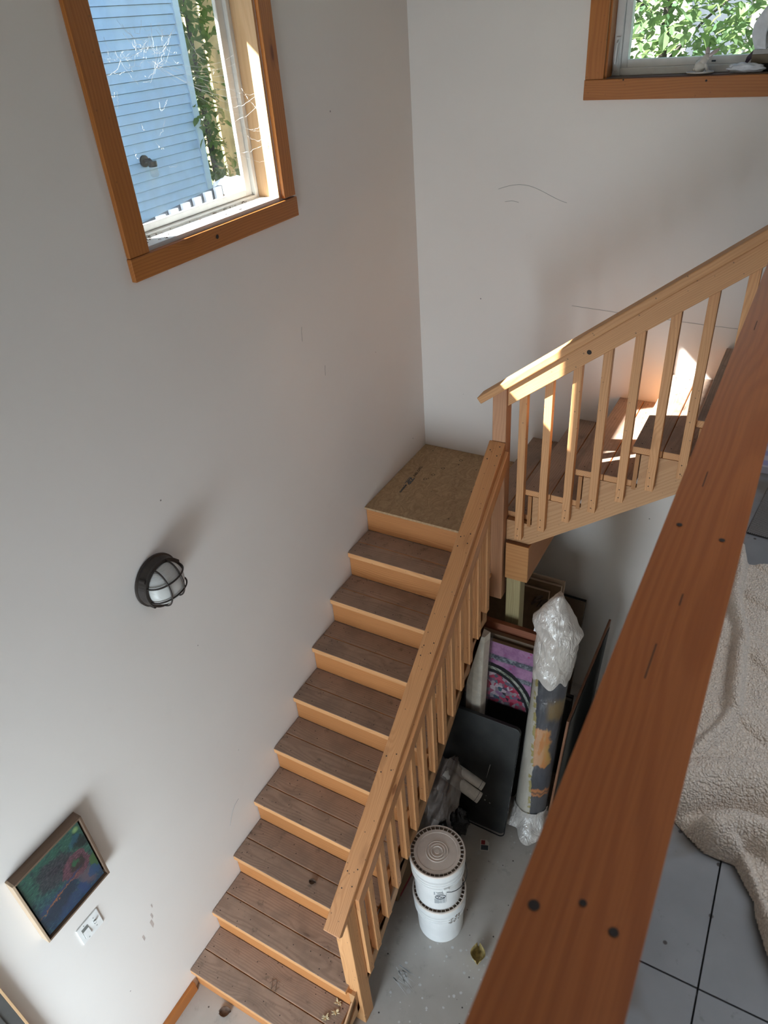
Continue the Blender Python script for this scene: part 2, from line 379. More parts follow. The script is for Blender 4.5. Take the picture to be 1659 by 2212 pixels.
class G:
    """collects shapes in world coordinates into one mesh"""
    def __init__(s): s.v, s.f, s.m = [], [], []
    def add(s, v, f, mi=0):
        b = len(s.v); s.v += [Vector(x) for x in v]; s.f += [[i+b for i in q] for q in f]
        s.m += [mi]*len(f); return s
    def box(s, x, y, z, mi=0):
        v = [(a, b, c) for a in x for b in y for c in z]
        return s.add(v, [[0, 1, 3, 2], [4, 6, 7, 5], [0, 4, 5, 1], [2, 3, 7, 6], [0, 2, 6, 4], [1, 5, 7, 3]], mi)
    def hexa(s, v8, mi=0):
        # v8: bottom four then top four, both in the same turning order
        return s.add(v8, [[0, 1, 2, 3], [7, 6, 5, 4], [0, 4, 5, 1], [1, 5, 6, 2], [2, 6, 7, 3], [3, 7, 4, 0]], mi)
    def prism(s, pts, axis, a, b, mi=0):
        n = len(pts)
        def P(p, t): return {'x': (t, p[0], p[1]), 'y': (p[0], t, p[1]), 'z': (p[0], p[1], t)}[axis]
        v = [P(p, a) for p in pts]+[P(p, b) for p in pts]
        f = [list(range(n)), list(range(2*n-1, n-1, -1))]+[[i, (i+1) % n, n+(i+1) % n, n+i] for i in range(n)]
        return s.add(v, f, mi)
    def tube(s, pts, r, n=8, closed=False, mi=0, cap=True):
        pts = [Vector(p) for p in pts]; rr = r if isinstance(r, (list, tuple)) else [r]*len(pts)
        rings = []; prev = None
        for i, p in enumerate(pts):
            d = (pts[min(i+1, len(pts)-1)]-pts[max(i-1, 0)])
            d = d.normalized() if d.length > 0 else EZ
            if prev is None:
                a = d.cross(EZ if abs(d.z) < 0.9 else EX).normalized()
            else:
                a = (prev-d*prev.dot(d)); a = a.normalized() if a.length > 1e-6 else d.cross(EX).normalized()
            prev = a; b = d.cross(a)
            rings.append([p+(a*math.cos(t)+b*math.sin(t))*rr[i] for t in [2*math.pi*j/n for j in range(n)]])
        v = [q for ring in rings for q in ring]; f = []
        for i in range(len(pts)-1):
            for j in range(n):
                f.append([i*n+j, i*n+(j+1) % n, (i+1)*n+(j+1) % n, (i+1)*n+j])
        if cap: f += [list(range(n))[::-1], list(range((len(pts)-1)*n, len(pts)*n))]
        return s.add(v, f, mi)
    def lathe(s, prof, c, n=40, axis='z', mi=0, mis=None, cap=True):
        """prof: (radius, height) pairs"""
        v = []
        for r, h in prof:
            for j in range(n):
                t = 2*math.pi*j/n; a, b = r*math.cos(t), r*math.sin(t)
                v.append({'z': (c[0]+a, c[1]+b, c[2]+h), 'x': (c[0]+h, c[1]+a, c[2]+b), 'y': (c[0]+a, c[1]+h, c[2]+b)}[axis])
        b0 = len(s.v); s.v += [Vector(q) for q in v]
        for i in range(len(prof)-1):
            for j in range(n):
                s.f.append([b0+i*n+j, b0+i*n+(j+1) % n, b0+(i+1)*n+(j+1) % n, b0+(i+1)*n+j]); s.m.append(mis[i] if mis else mi)
        if cap:
            s.f.append([b0+j for j in range(n)][::-1]); s.m.append(mi)
            k0 = b0+(len(prof)-1)*n; s.f.append([k0+j for j in range(n)]); s.m.append(mis[-1] if mis else mi)
        return s
    def disc(s, c, nrm, r, mi=0, n=10):
        nrm = Vector(nrm).normalized(); a = nrm.cross(EX if abs(nrm.x) < 0.9 else EY).normalized(); b = nrm.cross(a)
        c = Vector(c)+nrm*0.0008
        return s.add([c+(a*math.cos(t)+b*math.sin(t))*r for t in [2*math.pi*j/n for j in range(n)]], [list(range(n))], mi)
    def make(s, name, mats, root=None, **kw): return make(name, s.v, s.f, mats, root, mi=s.m, **kw)

def abox(name, mat, root, x, y, z, axis='x', bevel=0.003, **kw):
    return G().box(x, y, z).make(name, mat, root, frame=axis, bevel=bevel, **kw)
def text_geo(body, size, extrude=0.0006, bold=0.0):
    cu = bpy.data.curves.new('lettering', 'FONT'); cu.body = body; cu.size = size; cu.extrude = extrude; cu.offset = bold
    cu.align_x = 'LEFT'; cu.align_y = 'BOTTOM_BASELINE'; cu.resolution_u = 3
    t = bpy.data.objects.new('lettering', cu); COL.objects.link(t)
    dg = bpy.context.evaluated_depsgraph_get(); me = bpy.data.meshes.new_from_object(t.evaluated_get(dg))
    v = [x.co.copy() for x in me.vertices]; f = [list(p.vertices) for p in me.polygons]
    bpy.data.objects.remove(t); bpy.data.curves.remove(cu); bpy.data.meshes.remove(me)
    return v, f
def put_text(g, body, size, org, right, up, mi=0, width=None, bold=0.0):
    v, f = text_geo(body, size, bold=bold)
    if not v: return
    wdt = max(a.x for a in v)-min(a.x for a in v); sx = (width/wdt) if width else 1.0
    right, up = Vector(right).normalized(), Vector(up).normalized(); nr = right.cross(up)
    g.add([Vector(org)+right*a.x*sx+up*a.y+nr*(a.z+0.0007) for a in v], f, mi)

# ================================================================== STRUCTURE
TOPZ = 5.7
def wall_with_holes(name, axis, a, b, u, z, holes, mat):
    """axis 'x': slab between x=a..b over y=u, z ; holes [(u0,u1,z0,z1)]"""
    g = G(); us = sorted({u[0], u[1], *[h[0] for h in holes], *[h[1] for h in holes]}); zs = sorted({z[0], z[1], *[h[2] for h in holes], *[h[3] for h in holes]})
    for i in range(len(us)-1):
        for j in range(len(zs)-1):
            cu, cz = (us[i]+us[i+1])/2, (zs[j]+zs[j+1])/2
            if any(h[0] < cu < h[1] and h[2] < cz < h[3] for h in holes): continue
            if axis == 'x': g.box((a, b), (us[i], us[i+1]), (zs[j], zs[j+1]))
            else: g.box((us[i], us[i+1]), (a, b), (zs[j], zs[j+1]))
    return g.make(name, mat, structure=True)
W1 = (-2.135, -1.29, 3.815, 4.92)      # left window opening: y0 y1 z0 z1
W2 = (1.05, 2.10, 4.13, 5.25)          # back window opening: x0 x1 z0 z1
wall_left = wall_with_holes('wall_left', 'x', -0.17, 0.0, (-6.0, 0.17), (0, TOPZ), [W1], 'wall')
wall_back = wall_with_holes('wall_back', 'y', 0.0, 0.17, (0.0, 5.0), (0, TOPZ), [W2], 'wall')
wall_with_holes('wall_right', 'x', 5.0, 5.15, (-6.0, 0.17), (0, TOPZ), [(-3.7, -2.3, 3.75, 4.95)], 'wall')
wall_with_holes('wall_front', 'y', -6.15, -6.0, (-0.17, 5.15), (0, TOPZ), [(0.25, 1.85, 0.05, 2.15)], 'wall')
G().box((-0.17, 5.15), (-6.15, 0.17), (-0.12, 0.0)).make('floor', 'concrete', structure=True)
G().box((-0.4, 5.3), (-6.4, 0.4), (TOPZ, TOPZ+0.12)).make('ceiling', 'ceiling', structure=True)
UZ = 3.06
g = G(); xs = [2.05, 2.225, 3.44, 5.0]; ys = [-6.0, -5.8, -3.362, -0.93, 0.0]
sp = 0.0016
for i in range(3):
    for j in range(4):
        g.box((xs[i]+sp, xs[i+1]-sp), (ys[j]+sp, ys[j+1]-sp), (UZ-0.02, UZ))
g.box((2.05, 5.0), (-6.0, 0.0), (UZ-0.25, UZ-0.021))
g.make('floor', 'upfloor', structure=True, origin=(0, 0, 0))
# baseboard at the foot of the left wall
abox('baseboard_left', 'trim', None, (0.0, 0.022), (-3.76, -3.10), (0.0, 0.085), 'y', structure=True)

# scuffs and seams on the walls
def scuff(name, root, pts, r, mat='scuff'):
    G().tube(pts, r, 4).make(name, mat, root)
def onl(y, z): return (0.0004, y, z)
def onb(x, z): return (x, -0.0004, z)
scuff('drywall_seam', wall_back, [onb(0.98, 3.01), onb(1.3, 2.995), onb(1.7, 2.98), onb(2.0, 2.975)], 0.0012)
scuff('scuff_mark', wall_back, [onb(0.52+0.03*i, 3.62+0.035*math.sin(i*0.33)-0.002*i) for i in range(14)], 0.0011)
scuff('scuff_mark', wall_back, [onb(0.56, 3.555), onb(0.6, 3.562), onb(0.64, 3.555)], 0.0010)
scuff('scuff_mark', wall_left, [onl(-2.55+0.012*i, 0.80+0.012*i+0.03*math.sin(i*0.35)) for i in range(10)], 0.0014)
scuff('scuff_mark', wall_left, [onl(-1.12, 2.90), onl(-1.118, 2.93), onl(-1.112, 2.955)], 0.0012)
scuff('scuff_mark', wall_left, [onl(-1.28, 3.15), onl(-1.275, 3.2), onl(-1.268, 3.22)], 0.0012)
g = G()
for (y, z, s) in [(-3.155, 0.82, 0.03), (-3.14, 0.87, 0.02), (-3.22, 0.80, 0.022), (-3.12, 0.93, 0.014)]:
    g.add([(0.0006, y-s*0.3, z+s), (0.0006, y+s*0.15, z+s*1.2), (0.0006, y+s*0.25, z-s*0.4), (0.0006, y-s*0.2, z-s)], [[0, 1, 2, 3]])
g.make('chipped_paint', 'chip', wall_left)

# ------------------------------------------------------------------ window 1 (left wall)
w1 = empty('window_1', (0, -1.71, 3.73), 'tall window in the left wall with orange wood casing, sunlit sill and cobwebs', 'window'); w1['kind'] = 'structure'
abox('casing', 'trim', w1, (0.0, 0.02), (-2.231, -2.134), (3.812, 5.02), 'z')
abox('casing', 'trim', w1, (0.0, 0.02), (-1.288, -1.204), (3.818, 5.02), 'z')
abox('casing', 'trim', w1, (0.0, 0.02), (-2.235, -1.200), (4.925, 5.02), 'y')
g = G().box((0.0, 0.022), (-2.233, -1.200), (3.729, 3.811)); g.disc((0.022, -1.77, 3.775), (1, 0, 0), 0.0085, 1, 14)
g.make('casing', ['trim', 'nail'], w1, frame='y', bevel=0.003)
abox('jamb', 'jamb', w1, (-0.11, 0.0), (-1.303, -1.29), (3.815, 4.92), 'z', 0.001)
abox('jamb', 'jamb', w1, (-0.11, 0.0), (-2.135, -2.12), (3.815, 4.92), 'z', 0.001)
abox('jamb', 'jamb', w1, (-0.11, 0.0), (-2.12, -1.303), (4.905, 4.92), 'y', 0.001)
g = G().box((-0.11, 0.0), (-2.12, -1.303), (3.815, 3.826))
sill = g.make('sill', 'white', w1, frame='y', bevel=0.001)
g = G()
for y0, y1, z0, z1 in [(-2.12, -2.105, 3.826, 4.905), (-1.325, -1.303, 3.826, 4.905), (-2.105, -1.325, 3.826, 3.838), (-2.105, -1.325, 4.88, 4.905)]:
    g.box((-0.175, -0.11), (y0, y1), (z0, z1))
g.make('frame', 'vinyl', w1, frame='y', bevel=0.003)
g = G()
for y0, y1, z0, z1 in [(-2.105, -2.08, 3.838, 4.88), (-1.366, -1.325, 3.838, 4.88), (-2.08, -1.366, 3.838, 3.866), (-2.08, -1.366, 4.83, 4.88)]:
    g.box((-0.146, -0.128), (y0, y1), (z0, z1))
sash1 = g.make('sash', 'vinyl', w1, frame='y', bevel=0.003)
abox('pane', 'glass', sash1, (-0.138, -0.1365), (-2.09, -1.356), (3.858, 4.84), 'y', 0)
# dead insects and crumbs on the sill
g = G(); rs = random.Random(3)
for i in range(70):
    y = rs.uniform(-2.1, -1.33); x = rs.uniform(-0.10, -0.012) if rs.random() < 0.7 else rs.gauss(-0.10, 0.003)
    s = rs.uniform(0.0012, 0.0035); a = rs.uniform(0, 3.1)
    d = Vector((math.cos(a), math.sin(a), 0))*s*rs.uniform(1, 2.5)
    g.tube([Vector((x, y, 3.8275))-d, Vector((x, y, 3.829)), Vector((x, y, 3.8275))+d], [s*0.3, s*0.6, s*0.3], 5)
tag(g.make('sill_crumbs', 'leafbrown'), 'dead insects and crumbs scattered on the sunlit white sill of the tall left window', 'debris', kind='stuff')
# cobwebs
g = G(); rs = random.Random(11)
def webline(a, b, sag, r=0.0004, n=10, jit=0.004):
    a, b = Vector(a), Vector(b)
    g.tube([a.lerp(b, t/n)+Vector((rs.uniform(-jit, jit), rs.uniform(-jit, jit), -sag*4*(t/n)*(1-t/n)+rs.uniform(-jit, jit))) for t in range(n+1)], r*rs.uniform(0.6, 1.4), 4)
cy, cz = -1.84, 4.41
for i in range(38):
    y = rs.uniform(-2.02, -1.58); z = 4.43+(y+1.8)*0.05+rs.uniform(-0.05, 0.06)
    webline((-0.105, y, z), (-0.10, y+rs.uniform(-0.13, 0.13), z+rs.uniform(-0.11, 0.07)), rs.uniform(0, 0.045), 0.00042)
for i in range(8):
    webline((-0.105, -1.78+rs.uniform(-.05, .05), 4.38), (-0.08, -1.36, 4.16+0.03*i), 0.03, 0.0004, 14, 0.002)
for i in range(16):
    y = rs.uniform(-2.0, -1.45); z = rs.uniform(3.92, 4.7)
    webline((-0.108, y, z), (-0.106, y+rs.uniform(-0.05, 0.05), z+rs.uniform(-0.06, 0.02)), 0.008, 0.0005)
for i in range(10):
    y = rs.uniform(-1.42, -1.33); z = rs.uniform(4.0, 4.3)
    webline((-0.088, y, z), (-0.03, -1.31, z+rs.uniform(-0.1, 0.06)), 0.01, 0.0004)
tag(g.make('cobweb', 'web'), 'tangled white cobwebs across the glass of the tall left window', 'cobweb', kind='stuff')

# ------------------------------------------------------------------ window 2 (back wall)
w2 = empty('window_2', (1.55, 0, 4.04), 'wide window in the back wall with orange wood casing and leaves outside', 'window'); w2['kind'] = 'structure'
abox('casing', 'trim', w2, (0.963, 1.052), (-0.02, 0.0), (4.131, 5.34), 'z')
abox('casing', 'trim', w2, (2.098, 2.187), (-0.02, 0.0), (4.131, 5.34), 'z')
abox('casing', 'trim', w2, (0.961, 2.19), (-0.02, 0.0), (5.25, 5.34), 'x')
g = G().box((0.961, 2.19), (-0.022, 0.0), (4.043, 4.130)); g.disc((1.148, -0.022, 4.126), (0, -1, 0), 0.004, 1); g.disc((1.52, -0.022, 4.112), (0, -1, 0), 0.005, 1)
g.make('casing', ['trim', 'nail'], w2, frame='x', bevel=0.003)
abox('jamb', 'trim', w2, (1.05, 1.062), (0.0, 0.09), (4.13, 5.25), 'z', 0.001)
abox('jamb', 'trim', w2, (2.088, 2.10), (0.0, 0.09), (4.13, 5.25), 'z', 0.001)
abox('jamb', 'trim', w2, (1.062, 2.088), (0.0, 0.09), (5.238, 5.25), 'x', 0.001)
abox('sill', 'walnut', w2, (1.062, 2.088), (-0.004, 0.09), (4.124, 4.134), 'x', 0.001)
g = G()
for x0, x1, z0, z1 in [(1.062, 1.10, 4.134, 5.238), (2.05, 2.088, 4.134, 5.238), (1.10, 2.05, 4.134, 4.166), (1.10, 2.05, 5.20, 5.238)]:
    g.box((x0, x1), (0.085, 0.16), (z0, z1))
g.make('frame', 'vinyl', w2, frame='x', bevel=0.004)
g = G()
for x0, x1, z0, z1 in [(1.10, 1.13, 4.166, 5.20), (2.02, 2.05, 4.166, 5.20), (1.13, 2.02, 4.166, 4.199), (1.13, 2.02, 5.165, 5.20)]:
    g.box((x0, x1), (0.10, 0.15), (z0, z1))
sash2 = g.make('sash', 'vinyl', w2, frame='x', bevel=0.003)
abox('pane', 'glass', sash2, (1.12, 2.03), (0.122, 0.126), (4.19, 5.175), 'x', 0)
g = G().box((1.071, 1.091), (0.077, 0.085), (4.155, 4.295)); g.tube([(1.083, 0.078, 4.28), (1.083, 0.062, 4.27), (1.081, 0.058, 4.23), (1.079, 0.066, 4.185)], [0.006, 0.006, 0.006, 0.004], 8)
g.make('window_latch', 'vinyl', w2, frame='z', bevel=0.003)
g = G(); put_text(g, 'J', 0.012, (1.447, 0.0995, 4.176), EX, EZ); g.add([(1.456, 0.099, 4.177), (1.462, 0.099, 4.177), (1.459, 0.099, 4.183)], [[0, 1, 2]])
put_text(g, 'w', 0.008, (1.466, 0.0995, 4.177), EX, EZ); g.box((1.512, 1.530), (0.0985, 0.0999), (4.176, 4.183))
g.make('maker_mark', 'ink', w2)

# eave outside the left window, door slab at the bottom left
G().box((-0.9, -0.17), (-4.0, 0.6), (5.21, 5.30)).make('trim_1', 'sidetrim', structure=True)
d1 = empty('door_1', (0.02, -4.2, 0), 'dark grey door slab with a raw wood edge at the bottom left corner', 'door'); d1['kind'] = 'structure'
abox('slab', 'doorgrey', d1, (0.002, 0.044), (-4.6, -3.786), (0.005, 2.03), 'z', 0.001)
abox('edge_band', 'jamb', d1, (0.002, 0.044), (-3.786, -3.776), (0.005, 2.03), 'z', 0.001)
abox('raised_panel', 'doorgrey', d1, (0.044, 0.050), (-4.5, -3.83), (0.9, 1.9), 'z', 0.004)
d2 = empty('door_2', (1.05, -6.0, 0), 'glazed patio door in the front wall', 'door'); d2['kind'] = 'structure'
g = G()
for x0, x1, z0, z1 in [(0.25, 0.32, 0.05, 2.15), (1.78, 1.85, 0.05, 2.15), (0.32, 1.78, 0.05, 0.12), (0.32, 1.78, 2.08, 2.15)]:
    g.box((x0, x1), (-6.12, -6.04), (z0, z1))
g.make('frame', 'vinyl', d2)
abox('pane', 'glass', d2, (0.32, 1.78), (-6.082, -6.080), (0.12, 2.08), 'x', 0)
w3 = empty('window_3', (5.0, -3.0, 3.75), 'upper window in the right wall', 'window'); w3['kind'] = 'structure'
g = G()
for y0, y1, z0, z1 in [(-3.7, -3.63, 3.75, 4.95), (-2.37, -2.3, 3.75, 4.95), (-3.63, -2.37, 3.75, 3.82), (-3.63, -2.37, 4.88, 4.95)]:
    g.box((5.05, 5.13), (y0, y1), (z0, z1))
g.make('frame', 'vinyl', w3); abox('pane', 'glass', w3, (5.088, 5.092), (-3.63, -2.37), (3.82, 4.88), 'y', 0)

# ================================================================== LOWER FLIGHT
r, t, D, TW = 0.19, 0.2457, 0.877, 0.886
st = empty('staircase', (0.45, -2.0, 0), 'lower flight of worn plank stairs along the left wall', 'staircase')
rs = random.Random(5)
for kx in range(1, 10):
    z = (10-kx)*r; yn = -D-kx*t; yb = yn+t+0.018
    g = G(); gap = 0.0017; ym = (yn+yb)/2-0.003
    g.box((0.003, TW), (yn, ym-gap), (z-0.036, z)); g.box((0.003, TW), (ym+gap, yb), (z-0.036, z))
    g.m = [1, 1, 1, 1, 1, 1, 1, 1, 1, 1, 1, 1]
    # top faces get the walked material (face index 5 is +z of each box)
    for b in (0, 6):
        for q in range(6):
            if all(abs(g.v[i].z-z) < 1e-6 for i in g.f[b+q]): g.m[b+q] = 0
    for yy in (yn+0.035, ym-0.03, ym+0.03, yb-0.035):
        for xx in (0.035, TW-0.035): g.disc((xx+rs.uniform(-.008, .008), yy+rs.uniform(-.006, .006), z), EZ, 0.0032, 2, 7)
    g.make('tread', ['tread', 'pine', 'nail'], st, frame='x', bevel=0.004)
for kx in range(0, 10):
    z1 = (10-kx)*r-(0.036 if kx else 0.014); z0 = (9-kx)*r; y = -D-kx*t+0.018
    abox('riser', 'riser', st, (0.003, 0.905), (y, y+0.02), (z0+0.001 if kx < 9 else 0.001, z1), 'x', 0.001)
# right stringer, cut like a saw, built in a frame along the slope
pts = []
pts.append((-1.172, 9*r-0.037)); pts.append((-D-t+0.018, 9*r-0.037)); pts.append((-D-t+0.018, 8*r-0.037))
for kx in range(2, 10):
    y = -D-kx*t+0.018
    pts.append((y, (10-kx)*r-0.037)); pts.append((y, (9-kx)*r-0.037 if kx < 9 else 0.001))
pts += [(pts[-1][0]+0.12, 0.001)]
def zsb(y): return 0.415+0.797*(y+2.591)
pts += [(-2.98, max(0.001, zsb(-2.98))), (-1.172, zsb(-1.172))]
slope = frame_dir((0, 1, 0.773), EX)
G().prism(pts, 'x', 0.892, 0.929).make('stringer', 'stringer', st, frame=slope)
abox('stringer_toe', 'trim', st, (0.889, 0.932), (-3.12, -2.99), (0.001, 0.155), 'y', 0.003)
# landing
land = empty('stair_landing', (0.4, -0.45, 1.7), 'square particle board landing in the corner with printed lettering', 'landing')
abox('framing', 'riser', land, (0.004, 0.80), (-0.80, -0.004), (1.66, 1.885), 'x', 0.001)
g = G().box((0.002, 0.80), (-D, -0.002), (1.886, 1.90))
ex, ez = Vector((0.012, -0.186, 0)).normalized(), Vector((1, 0.06, 0)).normalized()
put_text(g, 'ZIP', 0.042, (0.112, -0.447, 1.9003), ex, ez, 1, 0.088, 0.0012)
put_text(g, 'system', 0.026, (0.119, -0.54, 1.9003), ex, ez, 1, 0.098, 0.0004)
put_text(g, "'LEO TRY", 0.026, (0.107, -0.295, 1.9003), ex, ez, 2, 0.135, 0.0)
b0 = Vector((0.1015, -0.446, 1.9006)); g.add([b0, b0+ex*0.085, b0+ex*0.085+ez*0.005, b0+ez*0.005], [[0, 1, 2, 3]], 1)
for (x, y) in [(0.33, -0.12), (0.26, -0.26), (0.235, -0.36), (0.21, -0.43), (0.62, -0.31), (0.56, -0.45)]:
    g.lathe([(0.009, 0), (0.0105, 0.0004), (0.0125, 0)], (x, y, 1.9004), 12, mi=2, cap=False)
g.make('deck', ['osb', 'ink', 'nail'], land, frame='y', bevel=0)

# lower balustrade
bal = empty('stair_railing', (0.92, -1.9, 0), 'sloping pine railing with flat cap and balusters beside the lower flight', 'railing')
SL = 0.7947; dirn = Vector((0, 1, SL)).normalized()
def ztop(y): return 1.056+SL*(y+2.874)
nrm = Vector((0, -SL, 1)).normalized()
tv = 0.038/nrm.z
# cap: lower end square cut, upper end plumb against the newel
ya, yb = -2.874, -0.937
lowt = Vector((0, ya, ztop(ya))); lowb = lowt-nrm*0.038
up_t = Vector((0, yb, ztop(yb))); up_b = Vector((0, yb, ztop(yb)-tv))
g = G(); X0, X1 = 0.863, 0.952
g.hexa([(X0, *lowb.yz), (X1, *lowb.yz), (X1, *up_b.yz), (X0, *up_b.yz), (X0, *lowt.yz), (X1, *lowt.yz), (X1, *up_t.yz), (X0, *up_t.yz)])
for yy in (-2.72, -2.66, -2.3, -2.24, -1.85, -1.81, -1.4, -1.36, -1.02, -0.98):
    g.disc((X0+0.022, yy, ztop(yy)), nrm, 0.0035, 1, 8); g.disc((X1-0.022, yy+0.02, ztop(yy+0.02)), nrm, 0.0035, 1, 8)
g.make('handrail', ['rail', 'nail'], bal, frame=frame_dir(dirn, EX), bevel=0.005)
def zbot(y): return ztop(y)-tv-0.001
BH = 0.088
g = G(); y0, y1 = -2.719, -0.937
g.hexa([(0.9325, y0, zbot(y0)-BH), (0.9705, y0, zbot(y0)-BH), (0.9705, y1, zbot(y1)-BH), (0.9325, y1, zbot(y1)-BH), (0.9325, y0, zbot(y0)), (0.9705, y0, zbot(y0)), (0.9705, y1, zbot(y1)), (0.9325, y1, zbot(y1))])
g.make('rail_board', 'rail', bal, frame=frame_dir(dirn, EX), bevel=0.003)
# lower newel, slanted under the cap
g = G(); y0, y1 = -2.804, -2.721
g.hexa([(0.866, y0, 0.0), (0.950, y0, 0.0), (0.950, y1, 0.0), (0.866, y1, 0.0), (0.866, y0, zbot(y0)), (0.950, y0, zbot(y0)), (0.950, y1, zbot(y1)), (0.866, y1, zbot(y1))])
g.make('newel_post', 'pine', bal, frame='z', bevel=0.004)
ys = [-2.719] + [-2.629, -2.503, -2.387, -2.27, -2.153, -2.032, -1.911, -1.791, -1.670, -1.557, -1.440, -1.326, -1.206]
for y in ys:
    yb_ = y+0.038; zb = 0.485+0.81*(yb_+2.591)
    g = G(); x0, x1 = 0.9305, 0.9685
    def zt(q): return zbot(q)-BH-0.001
    c = 0.012
    g.prism([(x0, zb+c*0.2), (x0+0.004, zb), (x1, zb), (x1, zt(y)), (x0, zt(y))], 'y', y, y+0.038)
    # slope the top under the rail board
    for v in g.v:
        if v.z > zb+0.1: v.z = zt(v.y)
    for zz in (zb+0.03, zb+0.085): g.disc((x1, y+0.02, zz), EX, 0.0028, 1, 7)
    g.make('baluster', ['pine', 'nail'], bal, frame='z', bevel=0.002)

# ================================================================== UPPER FLIGHT
us = empty('staircase', (1.4, -0.45, 1.93), 'upper flight of plank stairs rising to the right along the back wall, partly sunlit', 'staircase')
UX = [None, 0.793, 1.053, 1.312, 1.574, 1.831, 2.052]
def uz(k_): return 2.118+0.188*(k_-1)
for kx in range(1, 6):
    x0, x1, z = UX[kx], UX[kx+1]+0.02, uz(kx)
    y0 = -0.89 if kx > 1 else -0.855
    g = G(); xm = (x0+x1)/2; gp = 0.0017
    g.box((x0, xm-gp), (y0, -0.003), (z-0.036, z)); g.box((xm+gp, x1), (y0, -0.003), (z-0.036, z))
    g.m = [0 if all(abs(g.v[i].z-z) < 1e-6 for i in f) else 1 for f in g.f]
    for xx in (x0+0.035, xm-0.03, xm+0.03, x1-0.035):
        for yy in (-0.05, y0+0.04): g.disc((xx, yy, z), EZ, 0.0035, 2, 7)
    g.make('tread', ['tread', 'pine', 'nail'], us, frame='y', bevel=0.004)
for kx in range(1, 7):
    x = UX[kx]+0.02; z0 = 1.901 if kx == 1 else uz(kx-1)+0.001; z1 = uz(kx)-0.037 if kx < 6 else UZ-0.26
    if kx == 6: continue
    abox('riser', 'riser', us, (x, x+0.02), (-0.889 if kx > 1 else -0.855, -0.004), (z0-(0.19 if kx > 1 else 0)*0, z1), 'y', 0.001)
    if kx > 1:   # the riser end shows on the stringer face
        abox('riser_end', 'ply', us, (x, x+0.02), (-0.893, -0.8895), (z0-0.05, z1), 'z', 0)
pts = [(0.955, 1.943), (1.09, 1.943)]
def zstr(x): return 1.943+0.732*(x-1.09)
pts += [(2.048, zstr(2.048)), (2.048, uz(5)-0.038)]
for kx in range(5, 1, -1):
    pts += [(UX[kx]+0.045, uz(kx)-0.038), (UX[kx]+0.045, uz(kx-1)-0.038)]
pts += [(0.955, uz(1)-0.038)]
G().prism(pts, 'y', -0.8885, -0.852).make('stringer', 'stringer', us, frame=frame_dir((1, 0, 0.732), EY))
G().prism([(0.955, 1.943), (1.09, 1.943), (2.048, zstr(2.048)), (2.048, zstr(2.048)+0.2), (0.955, 2.05)], 'y', -0.045, -0.006).make('stringer', 'stringer', us, frame=frame_dir((1, 0, 0.732), EY))

# landing beam, its post
bm_ = empty('landing_beam', (1.03, -0.5, 1.69), 'boxed beam end under the upper flight, faced with orange plywood', 'beam')
abox('end_facing', 'ply', bm_, (0.966, 1.100), (-0.921, -0.914), (1.688, 1.941), 'x', 0.0005)
abox('core', 'brownboard', bm_, (0.962, 1.094), (-0.913, -0.004), (1.688, 1.941), 'y', 0.001)
abox('side_facing', 'riser', bm_, (1.0945, 1.101), (-0.913, -0.004), (1.69, 1.941), 'y', 0.0005)
pst = abox('support_post', 'green_post', None, (0.969, 1.056), (-0.905, -0.818), (0.0, 1.687), 'z', 0.004)
tag(pst, 'greenish treated post standing under the plywood-faced beam end', 'post')

# upper balustrade
ub = empty('stair_railing', (1.4, -0.93, 1.5), 'sunlit pine railing with balusters rising beside the upper flight', 'railing')
def zcb(x): return 2.921+0.766*(x-0.97)
def zbb(x): return 2.829+0.757*(x-0.98)
g = G(); y0, y1 = -0.935, -0.860
g.hexa([(0.876, y0, 1.52), (0.951, y0, 1.52), (0.951, y1, 1.52), (0.876, y1, 1.52), (0.876, y0, zcb(0.876)-0.004), (0.951, y0, zcb(0.951)-0.004), (0.951, y1, zcb(0.951)-0.004), (0.876, y1, zcb(0.876)-0.004)])
g.make('newel_post', 'cedar', ub, frame='z', bevel=0.004)
n2 = Vector((-0.766, 0, 1)).normalized(); d2v = Vector((1, 0, 0.766)).normalized()
xa, xb = 0.832, 2.03
g = G()
A, B = Vector((xa, 0, zcb(xa))), Vector((xb, 0, zcb(xb))); A2 = A+n2*0.037; B2 = Vector((xb, 0, zcb(xb)+0.037/n2.z))
Y0, Y1 = -0.985, -0.896
g.hexa([(A.x, Y0, A.z), (B.x, Y0, B.z), (B.x, Y1, B.z), (A.x, Y1, A.z), (A2.x, Y0, A2.z), (B2.x, Y0, B2.z), (B2.x, Y1, B2.z), (A2.x, Y1, A2.z)])
g.make('handrail', 'pine', ub, frame=frame_dir(d2v, EZ), bevel=0.005)
g = G(); xa, xb = 0.970, 2.03
g.hexa([(xa, -0.969, zbb(xa)), (xb, -0.969, zbb(xb)), (xb, -0.931, zbb(xb)), (xa, -0.931, zbb(xa)), (xa, -0.969, zcb(xa)-0.001), (xb, -0.969, zcb(xb)-0.001), (xb, -0.931, zcb(xb)-0.001), (xa, -0.931, zcb(xa)-0.001)])
g.disc((1.345, -0.969, zbb(1.345)+0.05), (0, -1, 0), 0.011, 1, 14)
g.make('rail_board', ['pine', 'nail'], ub, frame=frame_dir(d2v, EZ), bevel=0.003)
